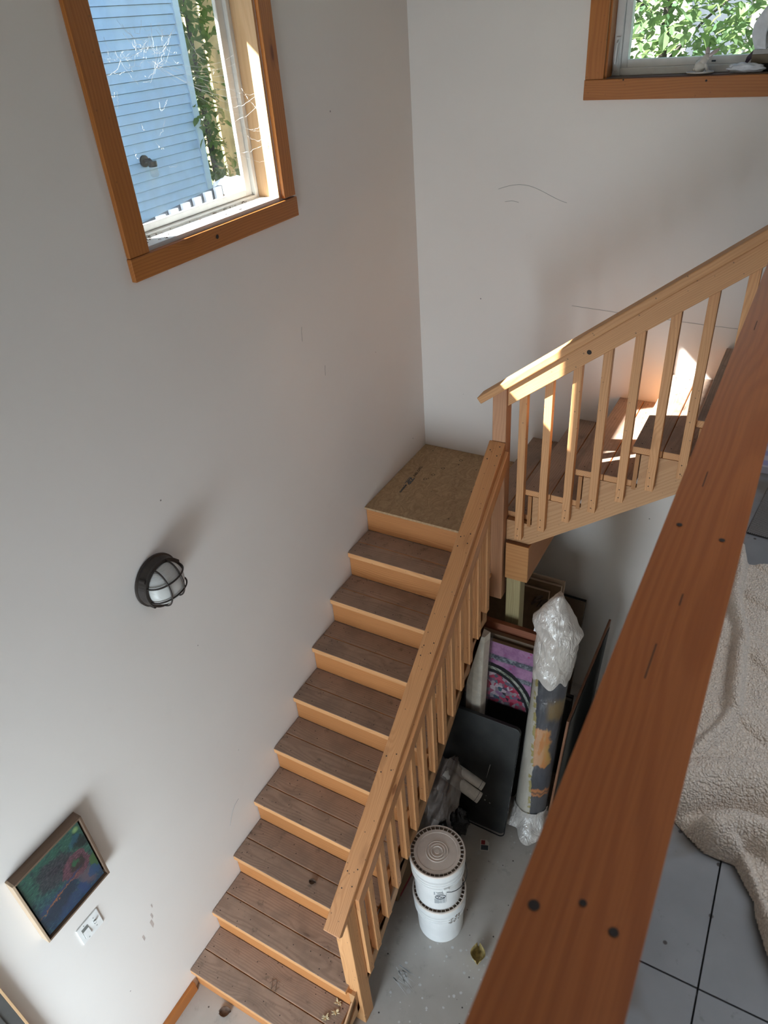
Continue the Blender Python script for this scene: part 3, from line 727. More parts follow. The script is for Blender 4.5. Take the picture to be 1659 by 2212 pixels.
for i, x in enumerate([1.016, 1.142, 1.271, 1.400, 1.529, 1.661, 1.792, 1.922]):
    zb = 1.988+0.757*(x-1.016); g = G(); x1 = x+0.040
    g.hexa([(x, -0.930, zb), (x1, -0.930, zb), (x1, -0.892, zb), (x, -0.892, zb), (x, -0.930, zcb(x)-0.004), (x1, -0.930, zcb(x1)-0.004), (x1, -0.892, zcb(x1)-0.004), (x, -0.892, zcb(x)-0.004)])
    for zz in (zb+0.028, zb+0.075): g.disc((x+0.017, -0.930, zz), (0, -1, 0), 0.0032, 1, 8)
    g.make('baluster', ['pine', 'nail'], ub, frame='z', bevel=0.002)

# ================================================================== FOREGROUND GUARD RAIL
gr = empty('guard_railing', (2.08, -2.6, UZ), 'dark orange wood guard rail running close past the camera at right', 'railing')
g = G().box((2.031, 2.119), (-5.2, -0.99), (3.902, 3.94))
for (x, y, q) in [(2.048, -3.296, 0.0035), (2.097, -3.308, 0.0035), (2.045, -3.80, 0.0042), (2.075, -3.783, 0.0028), (2.099, -3.793, 0.0035)]:
    g.disc((x, y, 3.94), EZ, q, 1, 12)
for (x, y, L) in [(2.066, -3.53, 0.05), (2.075, -3.43, 0.02), (2.058, -3.18, 0.04), (2.07, -2.2, 0.09), (2.052, -2.6, 0.05)]:
    g.box((x-0.0006, x+0.0006), (y-L/2, y+L/2), (3.94, 3.9403), 1)
g.make('cap_rail', ['guard', 'nail'], gr, frame='y', bevel=0.006)
abox('rail_board', 'guard', gr, (2.052, 2.09), (-5.2, -0.99), (3.81, 3.901), 'y', 0.003)
abox('newel_post', 'guard', gr, (2.055, 2.118), (-0.985, -0.90), (UZ+0.001, 3.80), 'z', 0.004)
for i in range(12):
    y = -5.0+i*0.34
    abox('baluster', 'guard', gr, (2.052, 2.09), (y, y+0.038), (UZ-0.0, 3.809), 'z', 0.002)

# ================================================================== WALL LAMP, PICTURE, SWITCH
lc = Vector((0, -2.523, 2.563))
lamp = empty('bulkhead_lamp', lc, 'round dark caged bulkhead light on the left wall, unlit', 'lamp')
g = G().lathe([(0.112, 0.0), (0.118, 0.004), (0.118, 0.012), (0.110, 0.016), (0.104, 0.044), (0.108, 0.047), (0.108, 0.056), (0.094, 0.058), (0.09, 0.054)], lc, 56, 'x')
g.make('base', 'bronze', lamp, smooth=False, bevel=0.0008)
prof = [(0.093*math.cos(a), 0.054+0.068*math.sin(a)) for a in [i*math.pi/2/12 for i in range(12)]]+[(0.004, 0.122)]
G().lathe(prof, lc, 48, 'x').make('glass_dome', 'dome', lamp, smooth=True, frame='x', origin=lc)
def domex(y, z):
    q = min(1.0, (y*y+z*z)/(0.101**2)); return 0.054+0.074*math.sqrt(max(0.0, 1-q))**0.9
for off in (-0.037, 0.037):
    for ax in (0, 1):
        L = math.sqrt(0.101**2-off**2); pts = []
        for i in range(25):
            u = -L*math.cos(math.pi*i/24); y, z = (off, u) if ax == 0 else (u, off)
            pts.append(lc+Vector((domex(y, z), y, z)))
        G().tube(pts, 0.0038, 8).make('guard_bar', 'bronze', lamp, smooth=True)
for a in (0.4, 2.5, 3.9, 5.6):
    c0 = lc+Vector((0.03, 0.106*math.cos(a), 0.106*math.sin(a)))
    G().tube([c0+Vector((-0.012, 0, 0)), c0+Vector((0.02, 0, 0))], 0.009, 10).make('clip', 'bronze', lamp)

pic = empty('framed_painting', (0.0, -3.405, 1.5), 'small framed dark blue-green painting of a banjo player on the left wall', 'painting')
PY0, PY1, PZ0, PZ1 = -3.567, -3.238, 1.462, 1.882
fw = 0.010; xd = 0.046
for nm_, y, z, ax in [('frame_side', (PY0, PY0+fw), (PZ0, PZ1), 'z'), ('frame_side', (PY1-fw, PY1), (PZ0, PZ1), 'z'), ('frame_side', (PY0+fw, PY1-fw), (PZ0, PZ0+fw), 'y'), ('frame_side', (PY0+fw, PY1-fw), (PZ1-fw, PZ1), 'y')]:
    abox(nm_, 'palewood' if (y[0] == PY0 and y[1] < PY0+0.02) else 'walnut', pic, (0.001, xd), y, z, ax, 0.001)
abox('backing', 'darkart', pic, (0.001, 0.018), (PY0+fw, PY1-fw), (PZ0+fw, PZ1-fw), 'y', 0)
k = NT('night_musician_painting'); P = k.coord(); X, Y, Z = k.sep(P)     # local frame: X along +y world, Z up
st_ = k.noise(k.mul(P, (70, 20, 190)), 1.0, 4, 0.65)
P2 = k.vmath('ADD', P, k.mul(k.vmath('SUBTRACT', k.noisec(P, 26.0, 4), (0.5, 0.5, 0.5)), (0.055, 0.0, 0.055)))
P2 = k.vmath('ADD', P2, k.mul(k.vmath('SUBTRACT', k.noisec(k.mul(P, (150, 20, 60)), 1.0, 3), (0.5, 0.5, 0.5)), (0.03, 0.0, 0.03))); X, Y, Z = k.sep(P2)
up = k.step(k.math('ADD', Z, k.math('MULTIPLY', X, 0.2)), -0.12, 0.06)
c = k.mix(up, (0.022, 0.048, 0.095), (0.028, 0.088, 0.065))
c = k.mix(k.math('MULTIPLY', k.step(st_, 0.48, 0.72), 0.7), c, (0.085, 0.20, 0.15))
c = k.mix(k.math('MULTIPLY', k.step(k.noise(k.mul(P, (40, 20, 90)), 1.0, 4), 0.5, 0.68), 0.75), c, (0.016, 0.024, 0.035))
def ell(cx, cz, rx, rz, rot=0.0):
    dx, dz = k.math('SUBTRACT', X, cx), k.math('SUBTRACT', Z, cz); ca, sa = math.cos(rot), math.sin(rot)
    a = k.math('DIVIDE', k.math('ADD', k.math('MULTIPLY', dx, ca), k.math('MULTIPLY', dz, sa)), rx)
    b = k.math('DIVIDE', k.math('SUBTRACT', k.math('MULTIPLY', dz, ca), k.math('MULTIPLY', dx, sa)), rz)
    return k.math('SQRT', k.math('ADD', k.math('MULTIPLY', a, a), k.math('MULTIPLY', b, b)))
def blob(c, e, hi, lo, colr, f=0.85): return k.mix(k.math('MULTIPLY', k.step(e, hi, lo), f), c, colr)
dk_ = k.mix(k.step(st_, 0.42, 0.62), (0.018, 0.018, 0.026), (0.065, 0.058, 0.072))
c = blob(c, ell(-0.005, 0.10, 0.10, 0.042, -0.35), 1.1, 0.7, dk_); c = blob(c, ell(-0.02, 0.045, 0.085, 0.055, -0.3), 1.1, 0.7, dk_)
c = blob(c, ell(-0.05, -0.10, 0.10, 0.055, 0.4), 1.2, 0.6, (0.02, 0.03, 0.05)); c = blob(c, ell(-0.02, -0.16, 0.09, 0.04, 0.3), 1.2, 0.6, (0.03, 0.055, 0.12), 0.6)
c = blob(c, ell(0.12, 0.09, 0.03, 0.05, 0.4), 1.2, 0.6, (0.015, 0.018, 0.022)); c = blob(c, ell(0.10, 0.12, 0.035, 0.02, 0.5), 1.2, 0.6, (0.03, 0.10, 0.15), 0.6)
c = blob(c, ell(0.065, -0.005, 0.066, 0.07), 1.06, 0.9, k.mix(k.step(st_, 0.4, 0.65), (0.075, 0.035, 0.045), (0.17, 0.075, 0.10)), 0.95)
c = blob(c, ell(0.075, -0.005, 0.033, 0.036), 1.15, 0.85, (0.028, 0.028, 0.025)); c = blob(c, ell(0.07, 0.012, 0.018, 0.016), 1.2, 0.7, (0.03, 0.11, 0.055))
c = blob(c, ell(-0.045, -0.045, 0.125, 0.008, 0.12), 1.2, 0.7, (0.03, 0.05, 0.11)); c = blob(c, ell(-0.055, -0.06, 0.12, 0.004, 0.12), 1.2, 0.7, (0.26, 0.10, 0.05))
c = blob(c, ell(0.085, -0.115, 0.032, 0.06, 0.35), 1.2, 0.6, (0.12, 0.085, 0.10), 0.8); c = blob(c, ell(0.05, -0.15, 0.02, 0.05, 0.2), 1.2, 0.7, (0.025, 0.05, 0.13), 0.8)
c = blob(c, ell(0.135, -0.075, 0.024, 0.05), 1.15, 0.85, (0.05, 0.11, 0.035)); c = blob(c, ell(0.12, -0.12, 0.03, 0.03), 1.15, 0.85, (0.025, 0.065, 0.14))
dx_ = k.vmath('DISTANCE', P, (0.125, 0.0, 0.163)); c = k.mix(k.step(dx_, 0.022, 0.010), c, (0.18, 0.30, 0.12)); c = k.mix(k.step(dx_, 0.010, 0.006), c, (0.75, 0.75, 0.6))
k.col(c); k.rough(0.4); k.bump(st_, 0.3, 0.002)
abox('canvas', k.m, pic, (0.018, 0.036), (PY0+0.018, PY1-0.018), (PZ0+0.018, PZ1-0.018), 'x', 0.001).rotation_euler = (0, 0, 0)
# rebuild the canvas coordinates: local x is the world x, so swap by a frame along y
cv = [o for o in pic.children if o.name.startswith('canvas')][0]; bpy.data.objects.remove(cv)
abox('canvas', k.m, pic, (0.018, 0.036), (PY0+0.018, PY1-0.018), (PZ0+0.018, PZ1-0.018), 'y', 0.001)

sw = empty('light_switch_plate', (0, -3.398, 1.245), 'white double switch plate on the left wall below the painting', 'switch')
pl_ = abox('plate', 'white', sw, (0.0005, 0.0065), (-3.456, -3.340), (1.187, 1.303), 'y', 0.003)
for (y, z) in [(-3.42, 1.290), (-3.42, 1.2), (-3.372, 1.275), (-3.372, 1.215)]: G().disc((0.0066, y, z), EX, 0.003, 0, 8).make('screw', 'greyslot', pl_)
rc_ = abox('rocker_recess', 'greyslot', sw, (0.0066, 0.0072), (-3.437, -3.403), (1.211, 1.279), 'z', 0)
G().prism([(0.0073, 1.213), (0.0073, 1.277-0.018), (0.0085, 1.259), (0.013, 1.213)], 'y', -3.435, -3.405).make('rocker', 'white', rc_)
rc_ = abox('toggle_recess', 'greyslot', sw, (0.0066, 0.0071), (-3.378, -3.366), (1.233, 1.257), 'z', 0)
G().prism([(0.0072, 1.240), (0.0072, 1.252), (0.019, 1.262), (0.019, 1.254)], 'y', -3.3765, -3.3675).make('toggle', 'white', rc_)

# ================================================================== BUCKETS
def bucket(loc, label):
    b = empty('bucket', loc, label, 'bucket', 'stacked white plastic buckets')
    H = 0.352
    prof = [(0.126, 0.0), (0.131, 0.004), (0.1375, 0.225), (0.1385, 0.232), (0.148, 0.236), (0.148, 0.243), (0.1395, 0.247), (0.1395, 0.258), (0.149, 0.262), (0.149, 0.269), (0.140, 0.273), (0.140, 0.284), (0.150, 0.288), (0.150, 0.296), (0.141, 0.300), (0.142, H)]
    G().lathe(prof, loc, 64).make('body', 'bucketplastic', b, smooth=False, bevel=0.0015)
    lp = [(0.143, H-0.030), (0.152, H-0.030), (0.153, H+0.012), (0.150, H+0.018), (0.1435, H+0.018), (0.143, H+0.004), (0.1275, H+0.004), (0.127, H+0.013), (0.110, H+0.0125), (0.1085, H+0.011), (0.062, H+0.011), (0.060, H+0.0135), (0.057, H+0.0135), (0.055, H+0.011), (0.048, H+0.011), (0.046, H+0.0145), (0.042, H+0.0145), (0.040, H+0.011), (0.034, H+0.011), (0.032, H+0.015), (0.028, H+0.015), (0.026, H+0.011), (0.015, H+0.011), (0.013, H+0.014), (0.002, H+0.014)]
    mis = [0]*len(lp); mis[5] = 1; mis[4] = 1; mis[0] = mis[1] = 2
    g = G().lathe(lp, loc, 72, mis=mis)
    for i in range(36):
        a = 2*math.pi*i/36; ca, sa = math.cos(a), math.sin(a); u, v = Vector((ca, sa, 0)), Vector((-sa, ca, 0))
        c0 = Vector(loc)+Vector((0, 0, H))
        q = [c0+u*rr+v*tt for rr in (0.1272, 0.1442) for tt in (-0.0012, 0.0012)]
        lo = [q[0], q[1], q[3], q[2]]
        g.hexa([x+Vector((0, 0, 0.003)) for x in lo]+[x+Vector((0, 0, 0.0155)) for x in lo])
    g.make('lid', ['lid', 'dirtgroove', 'bucketplastic'], b)
    return b, H
bloc = Vector((1.076, -2.131, 0.0))
b1, BHH = bucket(bloc, 'lower white bucket on the floor carrying a second bucket')
up = Vector((-0.004, 0.003, BHH+0.0045))
b2 = b1.copy(); COL.objects.link(b2); b2.location = bloc+up
b2['label'] = 'upper white bucket with a warning label, topmost of the pair'
for ch in list(b1.children):
    c = ch.copy(); COL.objects.link(c); c.parent = b2
# warning label and wire bail on the upper bucket
bc = bloc+up
a0 = math.atan2(-4.07+2.13, 2.11-1.07)+0.04
def onb_(a, z, rr): return bc+Vector((math.cos(a)*rr, math.sin(a)*rr, z))
def rad(z): return 0.1305+0.007*z/0.225+0.0008
g = G()
def patch(u0, u1, z0, z1, mi):
    n = 4
    for i in range(n):
        ua, ub = u0+(u1-u0)*i/n, u0+(u1-u0)*(i+1)/n
        g.add([onb_(a0+ua, z0, rad(z0)), onb_(a0+ub, z0, rad(z0)), onb_(a0+ub, z1, rad(z1)), onb_(a0+ua, z1, rad(z1))], [[0, 1, 2, 3]], mi)
def curvetext(body, size, u, z, mi, width):
    v, f = text_geo(body, size, 0.0002); wd = max(a.x for a in v)
    g.add([onb_(a0+u+(q.x/wd*width)/0.134, z+q.y, rad(z+q.y)+0.0003+q.z) for q in v], f, mi)
curvetext('WARNING', 0.0125, -0.17, 0.198, 0, 0.052); curvetext('DROWNING', 0.009, -0.12, 0.188, 0, 0.040); curvetext('HAZARD', 0.009, -0.14, 0.178, 0, 0.036)
patch(-0.26, -0.20, 0.176, 0.180, 0); patch(-0.25, -0.21, 0.183, 0.205, 1)
patch(0.245, 0.252, 0.085, 0.19, 0)
for i in range(9):
    z = 0.083+i*0.0056; patch(-0.25, (0.05 if i % 3 else -0.05), z, z+0.0026, 1); patch(-0.02 if i % 3 == 0 else 0.08, 0.22-(i % 2)*0.03, z+0.0012, z+0.0034, 1)
ring = [onb_(a0+0.0+0.205*math.cos(q), 0.153+0.019*math.sin(q), rad(0.153)+0.0012) for q in [2*math.pi*i/28 for i in range(29)]]
g.tube(ring, 0.0016, 5)
g.tube([onb_(a0-0.165, 0.163, rad(0.16)+0.0012), onb_(a0, 0.154, rad(0.15)+0.0012), onb_(a0+0.165, 0.143, rad(0.14)+0.0012)], 0.0014, 5)
for (u, z, s) in [(-0.06, 0.152, 0.005), (-0.03, 0.160, 0.004), (0.05, 0.148, 0.005), (-0.09, 0.145, 0.006), (0.02, 0.143, 0.004)]:
    g.tube([onb_(a0+u-s*4, z, rad(z)+0.001), onb_(a0+u+s*4, z+s*0.6, rad(z)+0.001)], 0.0011, 4)
g.make('warning_label', ['ink', 'ink2'], b2)
ea = a0+0.22
g = G()
c0 = onb_(ea, 0.232, 0.150); tx = Vector((-math.sin(ea), math.cos(ea), 0)); nx_ = Vector((math.cos(ea), math.sin(ea), 0))
q = [c0+tx*sx+nx_*sn for sn in (-0.012, 0.004) for sx in (-0.016, 0.016)]
lo = [q[0], q[1], q[3], q[2]]
g.hexa([v+Vector((0, 0, -0.016)) for v in lo]+[v+Vector((0, 0, 0.02)) for v in lo]); g.make('bail_ear', 'bucketplastic', b2, bevel=0.003)
pts = [onb_(ea, 0.228, 0.156)]
for i in range(1, 18):
    u = i/17; a = ea+math.pi*u; pts.append(onb_(a, 0.228-0.055*math.sin(math.pi*u)**0.7, 0.156+0.004*math.sin(math.pi*u)))
G().tube(pts, 0.002, 6).make('wire_bail', 'wire', b2, smooth=True)
# paint drips on the lower bucket
g = G(); rs = random.Random(4)
for i in range(26):
    a = a0+rs.uniform(0.25, 0.75); z = rs.uniform(0.24, 0.30); s = rs.uniform(0.002, 0.006)
    c = bloc+Vector((math.cos(a), math.sin(a), 0))*0.1500+Vector((0, 0, z)); n_ = Vector((math.cos(a), math.sin(a), 0.0)); t_ = Vector((-math.sin(a), math.cos(a), 0))
    g.add([c+n_*0.0006+t_*s*math.cos(q)*1.2+Vector((0, 0, s*math.sin(q))) for q in [2*math.pi*j/7 for j in range(7)]], [list(range(7))])
dr = g.make('paint_drips', 'dirtgroove', b1); dr['kind'] = 'stuff'

# ================================================================== ROLLED CANVAS
TA, TB = Vector((1.312, -1.27, 0.012)), Vector((1.372, -1.15, 1.70)); TL = (TB-TA).length; tdir = (TB-TA).normalized()
TF = frame_dir(tdir, Vector((-0.26, -0.966, 0)))
view = Vector((0.26, -0.966, 0)); 
roll = empty('painting_roll', TA, 'tall rolled canvas wrapped in clear plastic, standing on end under the upper stairs', 'canvas roll')
k = NT('rolled_painted_canvas'); P = k.coord()
rightl = TF.transposed() @ Vector((0.966, 0.26, 0)); cenl = TF.transposed() @ Vector((0, 0, 0))
sx = k.sep(P)[0]
uu = k.math('ADD', k.math('DIVIDE', sx, TL), 0.5)
rgt = k.vmath('DOT_PRODUCT', P, tuple(rightl))
nz = k.noise(k.mul(P, (16, 16, 16)), 1.0, 3); nz2 = k.noise(k.mul(P, (6, 25, 25)), 1.0, 4)
edge = k.math('ADD', rgt, k.math('MULTIPLY', k.math('SUBTRACT', nz, 0.5), 0.03))
shift = k.math('MULTIPLY', k.math('SUBTRACT', uu, 0.5), 0.015)
edge = k.math('ADD', edge, shift)
navy = k.mix(k.step(nz2, 0.35, 0.7), (0.016, 0.02, 0.035), (0.045, 0.05, 0.075))
un = k.math('ADD', uu, k.math('MULTIPLY', k.math('SUBTRACT', nz2, 0.5), 0.06))
def band(v, a, b, s=0.006):
    return k.math('MULTIPLY', k.step(v, a-s, a+s), k.step(v, b+s, b-s))
paint = k.mix(k.math('MULTIPLY', band(un, 0.60, 0.69, 0.02), k.step(rgt, 0.0, 0.04)), navy, (0.20, 0.12, 0.03))
orange = k.mix(k.step(rgt, -0.01, 0.05), (0.62, 0.33, 0.17), (0.50, 0.26, 0.03))
orange = k.mix(k.step(nz2, 0.5, 0.62), orange, (0.60, 0.22, 0.04))
lowedge = k.math('ADD', un, k.math('MULTIPLY', rgt, -0.7))
paint = k.mix(k.math('MULTIPLY', band(un, 0.365, 0.555), k.step(k.math('ADD', rgt, k.math('MULTIPLY', nz, 0.06)), 0.09, 0.07)), paint, orange)
paint = k.mix(band(un, 0.197, 0.232), paint, (0.55, 0.19, 0.045))
paint = k.mix(k.math('MULTIPLY', band(un, 0.207, 0.217, 0.003), 0.8), paint, (0.10, 0.04, 0.02))
grey = k.step(uu, 0.20, 0.185); paint = k.mix(k.math('MULTIPLY', grey, 0.5), paint, (0.075, 0.072, 0.08))
ysp = k.math('MULTIPLY', k.step(k.noise(k.mul(P, (26, 26, 26)), 1.0, 1), 0.48, 0.54), k.step(edge, -0.064, -0.056))
base = k.mix(k.step(nz2, 0.3, 0.7), (0.52, 0.475, 0.41), (0.62, 0.58, 0.51))
c = k.mix(k.math('MULTIPLY', ysp, 0.9), base, (0.38, 0.30, 0.06))
msk = k.math('MULTIPLY', k.step(edge, -0.046, -0.041), k.step(uu, 0.80, 0.79))
c = k.mix(msk, c, paint)
k.col(c); k.rough(0.55); k.bump(k.noise(k.mul(P, (30, 90, 90)), 1.0, 3), 0.4, 0.004); M['rollpaint'] = k.m
def tubewrap(g, u0, u1, r, n=48, m=60, amp=0.0, sc=12, seed=0, rf=None):
    rows = []
    for i in range(m+1):
        u = u0+(u1-u0)*i/m
        for j in range(n):
            a = 2*math.pi*j/n; d = TF @ Vector((0, math.cos(a), math.sin(a)))
            p0 = TA.lerp(TB, u); rr = r if rf is None else rf(u, a)
            q = p0+d*rr
            if amp:
                q = q+d*amp*(noise.noise(Vector((q.x*sc+seed, q.y*sc, q.z*sc*0.7)))+0.5*noise.noise(Vector((q.x*sc*2.7, q.y*sc*2.7+seed, q.z*sc*2.3))))
            q.z = max(q.z, 0.002); rows.append(q)
    b = len(g.v); g.v += rows
    for i in range(m):
        for j in range(n):
            g.f.append([b+i*n+j, b+i*n+(j+1) % n, b+(i+1)*n+(j+1) % n, b+(i+1)*n+j]); g.m.append(0)
    return b
g = G(); b = tubewrap(g, 0.0, 0.93, 0.0975, amp=0.002, sc=9)
g.f += [list(range(b, b+48))[::-1], list(range(b+60*48, b+61*48))]; g.m += [0, 0]
g.make('rolled_canvas', 'rollpaint', roll, frame=TF, smooth=True, origin=(TA+TB)/2)
g = G(); tubewrap(g, 0.02, 0.80, 0.1015, 56, 110, 0.0035, 26, 4)
g.make('clear_wrap', 'film', roll, frame=TF, smooth=True)
RL = TF.transposed() @ Vector((0.966, 0.26, 0)); aR = math.atan2(RL.z, RL.y)
def hood(u, a):
    d = TF @ Vector((0, math.cos(a), math.sin(a))); ca = math.cos(a-aR); sa = math.sin(a-aR)
    s_ = (u-0.765)/0.34
    uu_ = u
    if s_ < 0.12: uu_ = u+(0.12-s_)*0.35*noise.noise(Vector((math.cos(a)*1.7, math.sin(a)*1.7, 3.0)))
    rr_ = 0.1045+0.006*math.sin(2*a+u*22)
    t_ = max(0.0, (u-0.93)/0.175)
    wr, dr = 1.0, 1.0
    if t_ > 0:
        wr = 1+0.33*math.sin(min(1.0, t_/0.42)*math.pi/2) if t_ < 0.42 else 1.33-1.18*((t_-0.42)/0.58)**1.15
        dr = 1-0.80*t_**1.2
        uu_ = u-0.045*max(0.0, ca)*min(1.0, t_*1.3)*wr-0.012*max(0.0, -ca)*t_
    p = TA.lerp(TB, uu_)+(TF @ Vector((0, math.cos(aR), math.sin(aR))))*rr_*ca*wr+(TF @ Vector((0, -math.sin(aR), math.cos(aR))))*rr_*sa*dr
    p += Vector((-0.966, -0.26, 0))*0.022*t_
    n1_ = 1-abs(noise.noise(p*13+Vector((3, 1, 7))))*2.0; n2_ = noise.noise(p*31)
    return p+d*(0.0075*n1_+0.003*n2_+0.001)
g = G(); mh, nh_ = 60, 72
for i in range(mh+1):
    for j in range(nh_): g.v.append(hood(0.765+0.34*i/mh, 2*math.pi*j/nh_))
for i in range(mh):
    for j in range(nh_): g.f.append([i*nh_+j, i*nh_+(j+1) % nh_, (i+1)*nh_+(j+1) % nh_, (i+1)*nh_+j]); g.m.append(0)
g.f.append(list(range(mh*nh_, (mh+1)*nh_))); g.m.append(0)
g.make('milky_bag', 'bag', roll, frame=TF, smooth=True)
# loose corner of the bag, twist of tape at its side
g = G(); e0 = TB+Vector((-0.095, -0.03, -0.06))
g.add([e0, e0+Vector((-0.03, -0.01, 0.02)), e0+Vector((-0.035, -0.015, -0.035)), e0+Vector((-0.004, -0.02, -0.03)), e0+Vector((-0.02, 0.012, 0.012))], [[0, 1, 2, 3], [0, 4, 1]])
g.make('tape_end', 'tissue', roll)
def skirtr(u, a):
    s = max(0.0, (0.085-u)/0.085)
    return 0.1045+0.075*s**1.5*(1+0.55*math.sin(3*a+1.0)+0.3*math.sin(7*a))
g = G(); tubewrap(g, 0.004, 0.10, 0.1, 72, 24, 0.008, 18, 2, skirtr)
g.make('plastic_skirt', 'bag', roll, frame=TF, smooth=True)

# ================================================================== CLUTTER UNDER THE STAIRS
# black portfolio leaning back
PW0, PW1, PH, PT = 0.715, 1.214, 0.868, 0.028
pdir = Vector((0.02, 0.175, 0.85)).normalized(); pn = Vector((0, -pdir.z, pdir.y)).normalized()
prt = pn.cross(pdir)*-1 if (pn.cross(pdir)).x < 0 else pn.cross(pdir)
prt = Vector((1, -0.02, 0)).normalized()
P0 = Vector((0, -1.437, 0.006))
pf = empty('portfolio_case', (0.96, -1.43, 0), 'large black portfolio case leaning back with scratches and white specks', 'portfolio')
def rr_pts(x0, x1, z0, z1, rad_, n=6):
    o = []
    for cx, cz, a in [(x1-rad_, z1-rad_, 0), (x0+rad_, z1-rad_, 90), (x0+rad_, z0+rad_, 180), (x1-rad_, z0+rad_, 270)]:
        for i in range(n+1):
            q = R(a+90*i/n); o.append((cx+rad_*math.cos(q), cz+rad_*math.sin(q)))
    return o
def pfprism(pts, a, b, mi=0, g=None):
    g = g or G(); n = len(pts)
    v = [P0+prt*p[0]+pdir*p[1]+pn*s for s in (a, b) for p in pts]
    g.add(v, [list(range(n)), list(range(2*n-1, n-1, -1))]+[[i, (i+1) % n, n+(i+1) % n, n+i] for i in range(n)], mi); return g
PFm = Matrix((prt, pdir, prt.cross(pdir))).transposed()
pfprism(rr_pts(PW0, PW1, 0, PH, 0.035), 0, PT).make('shell', 'blackfab', pf, frame=PFm, bevel=0.004)
o_ = rr_pts(PW0-0.004, PW1+0.004, -0.004, PH+0.004, 0.038); g = G()
g.tube([P0+prt*p[0]+pdir*p[1]+pn*0.02 for p in o_]+[P0+prt*o_[0][0]+pdir*o_[0][1]+pn*0.02], 0.004, 6)
g.v = [Vector((v.x, v.y, max(v.z, 0.001))) for v in g.v]; g.make('zip_piping', 'binbag', pf, smooth=True)
g = G(); g.tube([P0+prt*1.055+pdir*0.50+pn*(PT+0.001), P0+prt*1.063+pdir*0.55+pn*(PT+0.001), P0+prt*1.05+pdir*0.43+pn*(PT+0.001)], [0.0008, 0.003, 0.0005], 5)
g.make('scratch', 'scuff', pf)

def lean_box(name, mats, root, x0, x1, ybot, ytop, ztop_, th, edge_mat=None, zb=0.003, bevel=0.002, front=None):
    """upright board leaning back: its back face runs from (ybot,0) to (ytop,ztop_)"""
    d = Vector((0, ytop-ybot, ztop_)).normalized(); n_ = Vector((0, -d.z, d.y)); L = Vector((0, ytop-ybot, ztop_)).length
    o = Vector((0, ybot, zb)); g = G()
    v = [o+EX*x+d*s+n_*q for q in (0, th) for (x, s) in ((x0, 0), (x1, 0), (x1, L), (x0, L))]
    if n_.z*th < 0: pass
    g.add(v, [[3, 2, 1, 0], [4, 5, 6, 7], [0, 1, 5, 4], [1, 2, 6, 5], [2, 3, 7, 6], [3, 0, 4, 7]], 0)
    lo = min(q.z for q in g.v)
    if lo < 0.001:
        for q in g.v: q.z += 0.001-lo
    if front is not None: g.m[1] = front
    if edge_mat is not None:
        for i in (2, 3, 4, 5): g.m[i] = edge_mat
    return g.make(name, mats, root, frame=Matrix((EX, d, EX.cross(d))).transposed(), bevel=bevel)
# pink painting with a red and black figure pattern
k = NT('pink_abstract_painting'); P = k.coord(); X, Y, Z = k.sep(k.vmath('ADD', P, (-0.0225, 0, 0)))
n1 = k.noise(P, 16.0, 5, 0.65); n3 = k.noise(P, 40.0, 4, 0.7)
base = k.mix(k.step(n1, 0.3, 0.7), (0.22, 0.09, 0.20), (0.38, 0.20, 0.33))
base = k.mix(k.math('MULTIPLY', k.step(k.voro(P, 19.0), 0.17, 0.11), 0.8), base, (0.36, 0.03, 0.14))
band1 = k.math('ADD', Y, k.math('MULTIPLY', k.math('SUBTRACT', n1, 0.5), 0.02))
def bd(a, b): return k.math('MULTIPLY', k.step(band1, a-0.006, a+0.006), k.step(band1, b+0.006, b-0.006))
greyc = k.mix(k.step(n3, 0.4, 0.65), (0.05, 0.055, 0.075), (0.22, 0.24, 0.26))
base = k.mix(bd(0.521, 0.561), base, greyc); base = k.mix(bd(0.405, 0.44), base, greyc)
dx = k.math('MULTIPLY', k.math('ADD', X, 0.05), 1.25); dy = k.math('SUBTRACT', Y, 0.10); ecc = k.math('SQRT', k.math('ADD', k.math('MULTIPLY', dx, dx), k.math('MULTIPLY', dy, dy)))
ew = k.math('ADD', ecc, k.math('MULTIPLY', k.math('SUBTRACT', n1, 0.5), 0.015))
shard = k.voro(k.mul(P, (1, 1, 1)), 42.0, 'F1', 1.0, 'Color'); sh = k.sep(shard)
sc_ = k.ramp(sh[0], [(0.0, (0.30, 0.02, 0.05)), (0.3, (0.36, 0.07, 0.12)), (0.5, (0.05, 0.10, 0.13)), (0.68, (0.42, 0.33, 0.36)), (0.85, (0.02, 0.02, 0.03)), (1.0, (0.25, 0.12, 0.22))])
base = k.mix(k.step(ew, 0.395, 0.389), base, (0.008, 0.008, 0.01))
base = k.mix(k.step(ew, 0.366, 0.361), base, k.mix(k.step(n3, 0.4, 0.6), (0.10, 0.12, 0.08), (0.34, 0.34, 0.30)))
base = k.mix(k.step(ew, 0.346, 0.341), base, (0.01, 0.01, 0.012)); base = k.mix(k.step(ew, 0.322, 0.317), base, sc_)
base = k.mix(k.step(Y, 0.20, 0.18), base, (0.01, 0.01, 0.012))
k.col(base); k.rough(0.35); k.bump(n3, 0.3, 0.003); M['pinkart'] = k.m
fr1 = empty('stretched_canvas', (1.0, -1.0, 0), 'reddish framed canvas leaning on the greenish post, behind the pink painting', 'canvas frame')
lean_box('back', ['darkart', 'redwood'], fr1, 0.72, 1.235, -1.065, -0.952, 1.355, 0.012, 1)
lean_box('top_rail', 'redwood', fr1, 0.72, 1.235, -1.07, -0.955, 1.37, 0.035, None)
fr2 = empty('stretched_canvas', (1.0, -1.05, 0), 'dull raw wood stretcher leaning between the reddish frame and the pink painting', 'canvas frame')
lean_box('stretcher', ['dullwood', 'darkart'], fr2, 0.73, 1.235, -1.13, -1.000, 1.32, 0.035, None)
